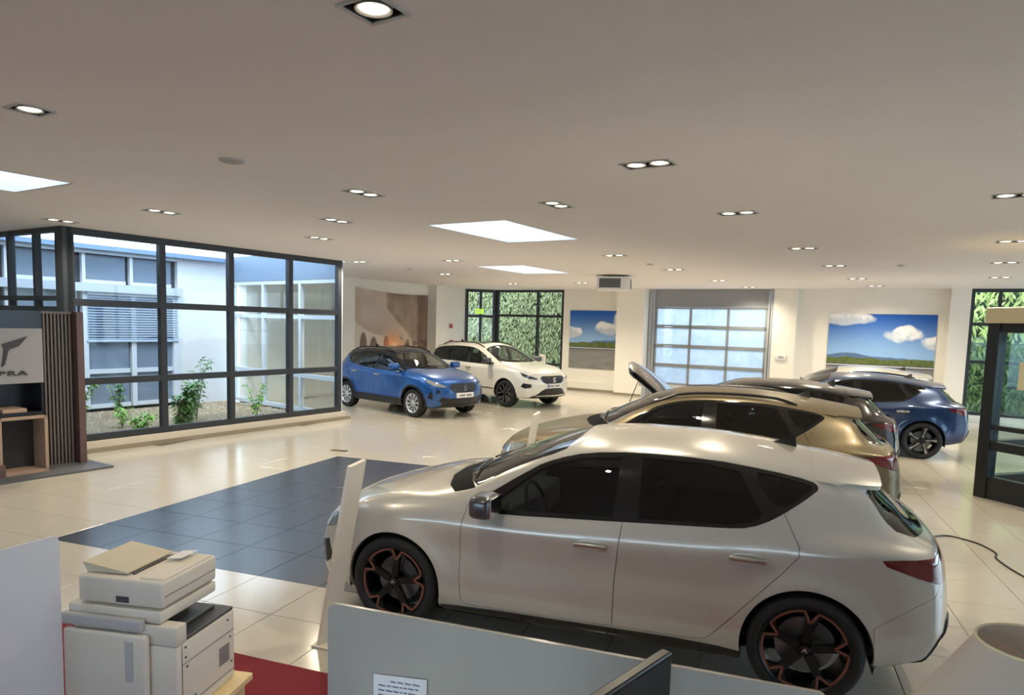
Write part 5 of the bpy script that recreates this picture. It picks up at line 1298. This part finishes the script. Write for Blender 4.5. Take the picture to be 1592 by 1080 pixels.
# ------------------------------------------------------------------ desk, screens, lamp, monitor
def rounded_panel(w, h, r, t):
    pts = []
    for cx, cz, a0 in ((w-r,h-r,0),(r,h-r,90),):
        pts += [(cx+r*math.cos(math.radians(a0+k*15)), cz+r*math.sin(math.radians(a0+k*15))) for k in range(7)]
    pts += [(0,0),(w,0)]
    return MB().prism(pts, -t/2, t/2, 'y')
M_SCR = mat('desk_screen', srgb(178,174,166), 0.18, noise=0.02, nscale=3, spec=0.5); M_SCRE = mat('screen_edge', srgb(214,210,200), 0.35)
e = empty('desk_screen', (-1.47,2.18,0.014)); tag(e,'glossy grey desk screen in front of the white hatchback','screen')
pn_ = rounded_panel(1.715,1.088,0.035,0.016); pn_.build('panel', M_SCR, e)
for x in (0.75,1.45): MB().bbox(x-0.03,x+0.03,-0.03,0.03,-0.0,0.73,0.004,1).build('support', M_ALU, e)
e = empty('desk_screen', (-3.07,2.34,0.014), math.radians(-92.5)); tag(e,'frosted grey partition screen at the left beside the copier','screen')
rounded_panel(1.3,1.096,0.035,0.014).build('panel', mat('frosted_screen', srgb(218,220,226), 0.35, noise=0.02, nscale=3), e)
for x in (0.2,1.1): MB().bbox(x-0.04,x+0.04,-0.06,0.06,-0.0,0.02,0.004,1).build('foot', M_ALU, e)
e = empty('desk', (-0.35,1.55,0.014)); tag(e,'white office desk behind the glossy grey screen','desk')
MB().bbox(-1.05,1.25,-0.45,0.58,0.70,0.73,0.005,1).build('desk_top', M_WHITE, e)
for sx in (-0.95,1.15):
    for sy in (-0.38,0.48): MB().box(sx-0.03,sx+0.03,sy-0.03,sy+0.03,0,0.70).build('leg', M_ALU, e)
# notice clipped to the screen
e = empty('notice_sheet', (-1.27,2.1675,0.60)); tag(e,'white printed notice sheet on the glossy desk screen','paper')
MB().add([(0,0,0),(0.215,0,0.0),(0.215,-0.001,0.287),(0,-0.001,0.268)],[(0,1,2,3)]).build('sheet', mat('paper', srgb(238,238,240),0.7), e)
ink = MB(); rr = random.Random(5); z = 0.245
for k in range(13):
    x = 0.02+(0.05 if k == 0 else 0); 
    while x < 0.19-(0.03 if k == 0 else rr.uniform(0,0.06)):
        l = rr.uniform(0.008,0.03); dz = 0.0003+x*0.07; ink.add([(x,-0.0022,z+dz),(x+l,-0.0022,z+dz),(x+l,-0.0022,z+dz+0.005),(x,-0.0022,z+dz+0.005)],[(0,1,2,3)]); x += l+0.006
    z -= 0.018
o = ink.build('printed_lines', mat('print_ink', srgb(110,120,150),0.7), e); o['kind'] = 'stuff'
# monitor
e = empty('monitor', (-0.215,2.06,0.744), math.radians(248)); tag(e,'black computer monitor seen edge on behind the glossy screen','monitor')
MB().bbox(0.0,0.56,-0.018,0.018,0.12,0.46,0.006,2).build('case', M_SATIN, e)
MB().box(0.012,0.548,0.018,0.0195,0.135,0.448).build('display', mat('display_dark', srgb(34,36,40),0.2), e)
MB().bbox(0.22,0.34,-0.03,0.0,0.0,0.2,0.008,2).build('stand_neck', M_SATIN, e); MB().bbox(0.15,0.41,-0.11,0.09,-0.0,0.012,0.004,1).build('stand_foot', M_SATIN, e)
# table lamp
e = empty('table_lamp', (0.68,2.02,0.744)); tag(e,'table lamp with a cream cone shade at the lower right corner','lamp')
M_SHADE = translucent('lamp_shade_fabric', srgb(226,216,204), 0.35)
n = 40; r0,r1,za,zb = 0.30,0.125,0.36,0.655
sh = MB(); sh.lathe([(r0,za),(r1,zb),(r1-0.003,zb),(r0-0.003,za)],n,close=True); sh.build('shade', M_SHADE, e, True)
MB().lathe([(r1+0.002+0.004*math.cos(a),zb+0.004*math.sin(a)) for a in np.linspace(0,2*math.pi,9)[:-1]],n,close=True).build('shade_rim', mat('shade_trim', srgb(236,220,180),0.6), e, True)
MB().lathe([(0.0,0.0),(0.10,0.0),(0.10,0.012),(0.03,0.03),(0.015,0.08),(0.05,0.17),(0.055,0.24),(0.02,0.33),(0.012,0.45),(0.0,0.45)],28).build('lamp_base', M_BOARD, e, True)
for k in range(3):
    a = k*2.094+0.3; MB().cyl((0,0,0.62),(math.cos(a)*0.122,math.sin(a)*0.122,0.648),0.002,6).build('shade_spoke', M_ALU, e)
MB().lathe([(0,0.45),(0.016,0.46),(0.03,0.51),(0.028,0.55),(0.0,0.58)],20).build('bulb', mat('bulb_glass', srgb(240,236,226),0.3), e, True)

# ------------------------------------------------------------------ cable, floor outlet, small post, window tag
pts = [(1.86,8.55,0.012),(2.0,8.66,0.008),(2.13,8.60,0.008),(2.27,8.42,0.008),(2.33,8.15,0.008),(2.28,7.94,0.008),(2.36,7.45,0.008),(2.6,6.9,0.008),(3.0,6.5,0.008),(3.9,6.3,0.008),(5.2,6.6,0.008)]
cu = []
for i in range(len(pts)-1):
    p0,p1,p2,p3 = [np.array(pts[min(max(i+k,0),len(pts)-1)]) for k in (-1,0,1,2)]
    for t in np.linspace(0,1,7)[:-1]: cu.append(tuple(0.5*((2*p1)+(-p0+p2)*t+(2*p0-5*p1+4*p2-p3)*t*t+(-p0+3*p1-3*p2+p3)*t**3)))
tag(MB().tube(cu,0.008,8).build('floor_cable', M_SATIN, smooth=True),'black cable lying across the tiles behind the parked cars','cable')
e = empty('floor_outlet', (-6.57,9.92,0)); tag(e,'small brass floor outlet lid on the cream tiles','floor outlet')
MB().bbox(-0.09,0.09,-0.06,0.06,0.0,0.006,0.002,1).build('lid', mat('brass_dull', srgb(120,100,66),0.4,metal=0.7), e); MB().bbox(0.10,0.2,-0.045,0.05,0.0,0.012,0.003,1).build('open_flap', M_COPG, e)
e = empty('barrier_post', (-3.10,19.9,0)); tag(e,'short silver post standing before the sectional gate','post')
MB().cyl((0,0,0.01),(0,0,0.62),0.05,16).build('post', M_ALU, e, True); MB().bbox(-0.12,0.12,-0.12,0.12,0,0.02,0.005,1).build('foot_plate', M_ALU, e); MB().bbox(-0.14,0.06,-0.03,0.03,0.55,0.66,0.008,2).build('bracket', M_ALU, e)
x, y = W(-12.05,21.25); e = empty('window_card', (x,y,0), BR); tag(e,'white price card on a slim stand before the rear window','card')
MB().bbox(-0.12,0.12,-0.006,0.006,0.78,1.18,0.003,1).build('card', M_WHITE, e); MB().cyl((0,0.015,0),(0,0.015,0.8),0.012,10).build('stand', M_ALU, e); MB().lathe([(0,0.015),(0.12,0.012),(0.125,0.0)],24,c=(0,0.015,0)).build('foot', M_ALU, e)
for k in range(3): MB().box(-0.07,0.07,-0.0085,-0.006,1.08-k*0.07,1.10-k*0.07).build('printed_line', M_COPL, e)

# ------------------------------------------------------------------ glazed cabin at the right edge
e = empty('glazed_cabin', (2.84,11.11,0), math.atan2(-0.77,0.63)); tag(e,'black framed glazed cabin with a cream top at the right edge','cabin')
M_CF = mat('cabin_frame', srgb(26,27,29), 0.4); M_CG = glass('cabin_glass',(0.90,0.95,0.95),0.9); CW, CD = 1.9, 1.5
for x in (0.0,0.95,CW-0.16):
    for y in (0.0,CD-0.16): MB().box(x,x+0.16,y,y+0.16,0,2.36).build('post', M_CF, e)
for y in (0.02,CD-0.14):
    for x0,x1 in ((0.16,0.95),(1.11,CW-0.16)):
        MB().box(x0,x1,y,y+0.12,0.0,0.30).build('kick_panel', M_CF, e)
        for z0,z1 in ((0.66,0.78),(0.94,1.0),(2.24,2.36)): MB().box(x0,x1,y,y+0.12,z0,z1).build('rail', M_CF, e)
        for z0,z1 in ((0.30,0.66),(0.78,0.94),(1.0,2.24)): MB().box(x0,x1,y+0.055,y+0.065,z0,z1).build('pane', M_CG, e)
for x in (0.02,CW-0.14):
    for z0,z1 in ((0.0,0.30),(0.66,0.78),(2.24,2.36)): MB().box(x,x+0.12,0.16,CD-0.16,z0,z1).build('rail', M_CF, e)
    MB().box(x+0.055,x+0.065,0.16,CD-0.16,0.30,2.24).build('pane', M_CG, e)
MB().bbox(-0.03,CW+0.03,-0.03,CD+0.03,2.36,2.57,0.01,1).build('top_cap', mat('cream_cap', srgb(232,216,176),0.5), e)
MB().box(0.42,0.68,0.062,0.068,1.50,1.86).build('notice', mat('notice_paper', srgb(232,220,180),0.7), e)
MB().bbox(0.90,0.93,-0.05,0.0,0.9,1.3,0.01,2).build('door_pull', M_ALU, e)

# ------------------------------------------------------------------ brand display unit at the far left
du = empty('display_unit', W(-10.2,4.6)+(0,), BR); tag(du,'dark display unit with copper slatted end, emblem panel and open shelves','display unit')
M_COPP = mat('copper_panel', srgb(106,84,80), 0.4, metal=0.35); M_SLT = mat('copper_slat', srgb(114,106,104), 0.45, metal=0.2); M_DKP = mat('dark_panel', srgb(30,34,42), 0.25); M_DBACK = mat('slat_backing', srgb(48,46,48), 0.7)
M_STONE = mat('grey_sign_panel', srgb(150,148,148), 0.6, noise=0.08, nscale=40); M_OAK = mat('oak_box', srgb(170,144,124), 0.5, noise=0.12, nscale=8)
# local x = u, y = v; the front faces +x
MB().box(-1.3,0.32,-2.6,0.72,0.0,0.03).build('plinth', mat('plinth_grey', srgb(92,94,98),0.5), du)
MB().box(-0.85,-0.18,0.53,0.62,0.03,2.16).build('end_panel', M_COPP, du)
MB().box(-0.42,-0.36,0.0,0.53,0.03,2.15).build('slat_backing', M_DBACK, du)
sm = MB().box(-0.36,-0.315,-0.012,0.012,0.03,2.14).mesh('slat')
for k in range(11): obj('slat', sm, M_SLT, du, (0,0.03+k*0.047,0))
MB().box(-0.38,-0.31,0.0,0.53,2.13,2.16).build('slat_cap', M_SLT, du)
MB().box(-0.42,0.0,-2.6,0.0,1.93,2.16).build('top_band', M_DKP, du)
sg = MB().box(-0.40,0.01,-2.6,0.0,1.22,1.93).build('sign_panel', M_STONE, du)
MB().box(-0.42,-0.36,-2.6,0.0,0.03,1.22).build('back_panel', M_DKP, du)
MB().box(-0.36,0.0,-0.03,0.0,0.80,1.22).build('divider', M_DKP, du); MB().box(-0.36,0.0,-2.6,0.0,0.80,0.84).build('shelf', M_DKP, du)
MB().box(-0.36,0.0,-1.0,-0.62,0.03,0.80).build('divider', M_DKP, du)
bx = MB().box(-0.30,0.04,-0.56,-0.52,0.05,0.79).box(-0.30,0.04,-0.02,0.02,0.05,0.79).box(-0.30,0.04,-0.56,0.02,0.75,0.79).box(-0.30,0.04,-0.56,0.02,0.03,0.07).build('open_box', M_OAK, du)
MB().box(-0.30,-0.28,-0.52,-0.02,0.07,0.75).build('box_back', M_DBACK, bx)
MB().box(-0.28,0.06,-1.3,-0.50,0.03,0.19).build('step_block', M_COPP, du)
# emblem: angular winged triangle and the wide lettering under it
em = MB()
for sgn in (1,-1):
    em.prism([(sgn*0.03,0.10),(sgn*0.32,0.20),(sgn*0.22,0.08),(sgn*0.10,0.03),(sgn*0.05,-0.16),(sgn*0.02,-0.19),(sgn*0.055,0.04)] ,0.011,0.03,'x')
em.xf(Matrix.Translation((0,-0.50,1.63))); em.build('emblem', mat('emblem_dark', srgb(66,58,56),0.35,metal=0.5), sg)
tc = bpy.data.curves.new('lettering','FONT'); tc.body = 'CUPRA'; tc.size = 0.13; tc.extrude = 0.008; tc.align_x = 'CENTER'; tc.space_character = 1.15; tc.offset = 0.002
tmp = bpy.data.objects.new('lettering_curve', tc); COL.objects.link(tmp); bpy.context.view_layer.update()
tme = bpy.data.meshes.new_from_object(tmp.evaluated_get(bpy.context.evaluated_depsgraph_get())); bpy.data.objects.remove(tmp)
to = obj('lettering', tme, MATS['emblem_dark'], sg)
to.location = (0.02,-0.50,1.33); to.rotation_euler = (math.pi/2,0,math.pi/2); to.scale = (1.35,0.62,1)
bk = MB().bbox(-0.18,0.18,-0.14,0.14,0,0.05,0.004,1).build('gift_box', M_OAK); x_, y_ = W(-10.37,4.25); bk.location = (x_,y_,0.842); bk.rotation_euler=(0,0,BR); tag(bk,'flat tan box on the shelf of the display unit','box')
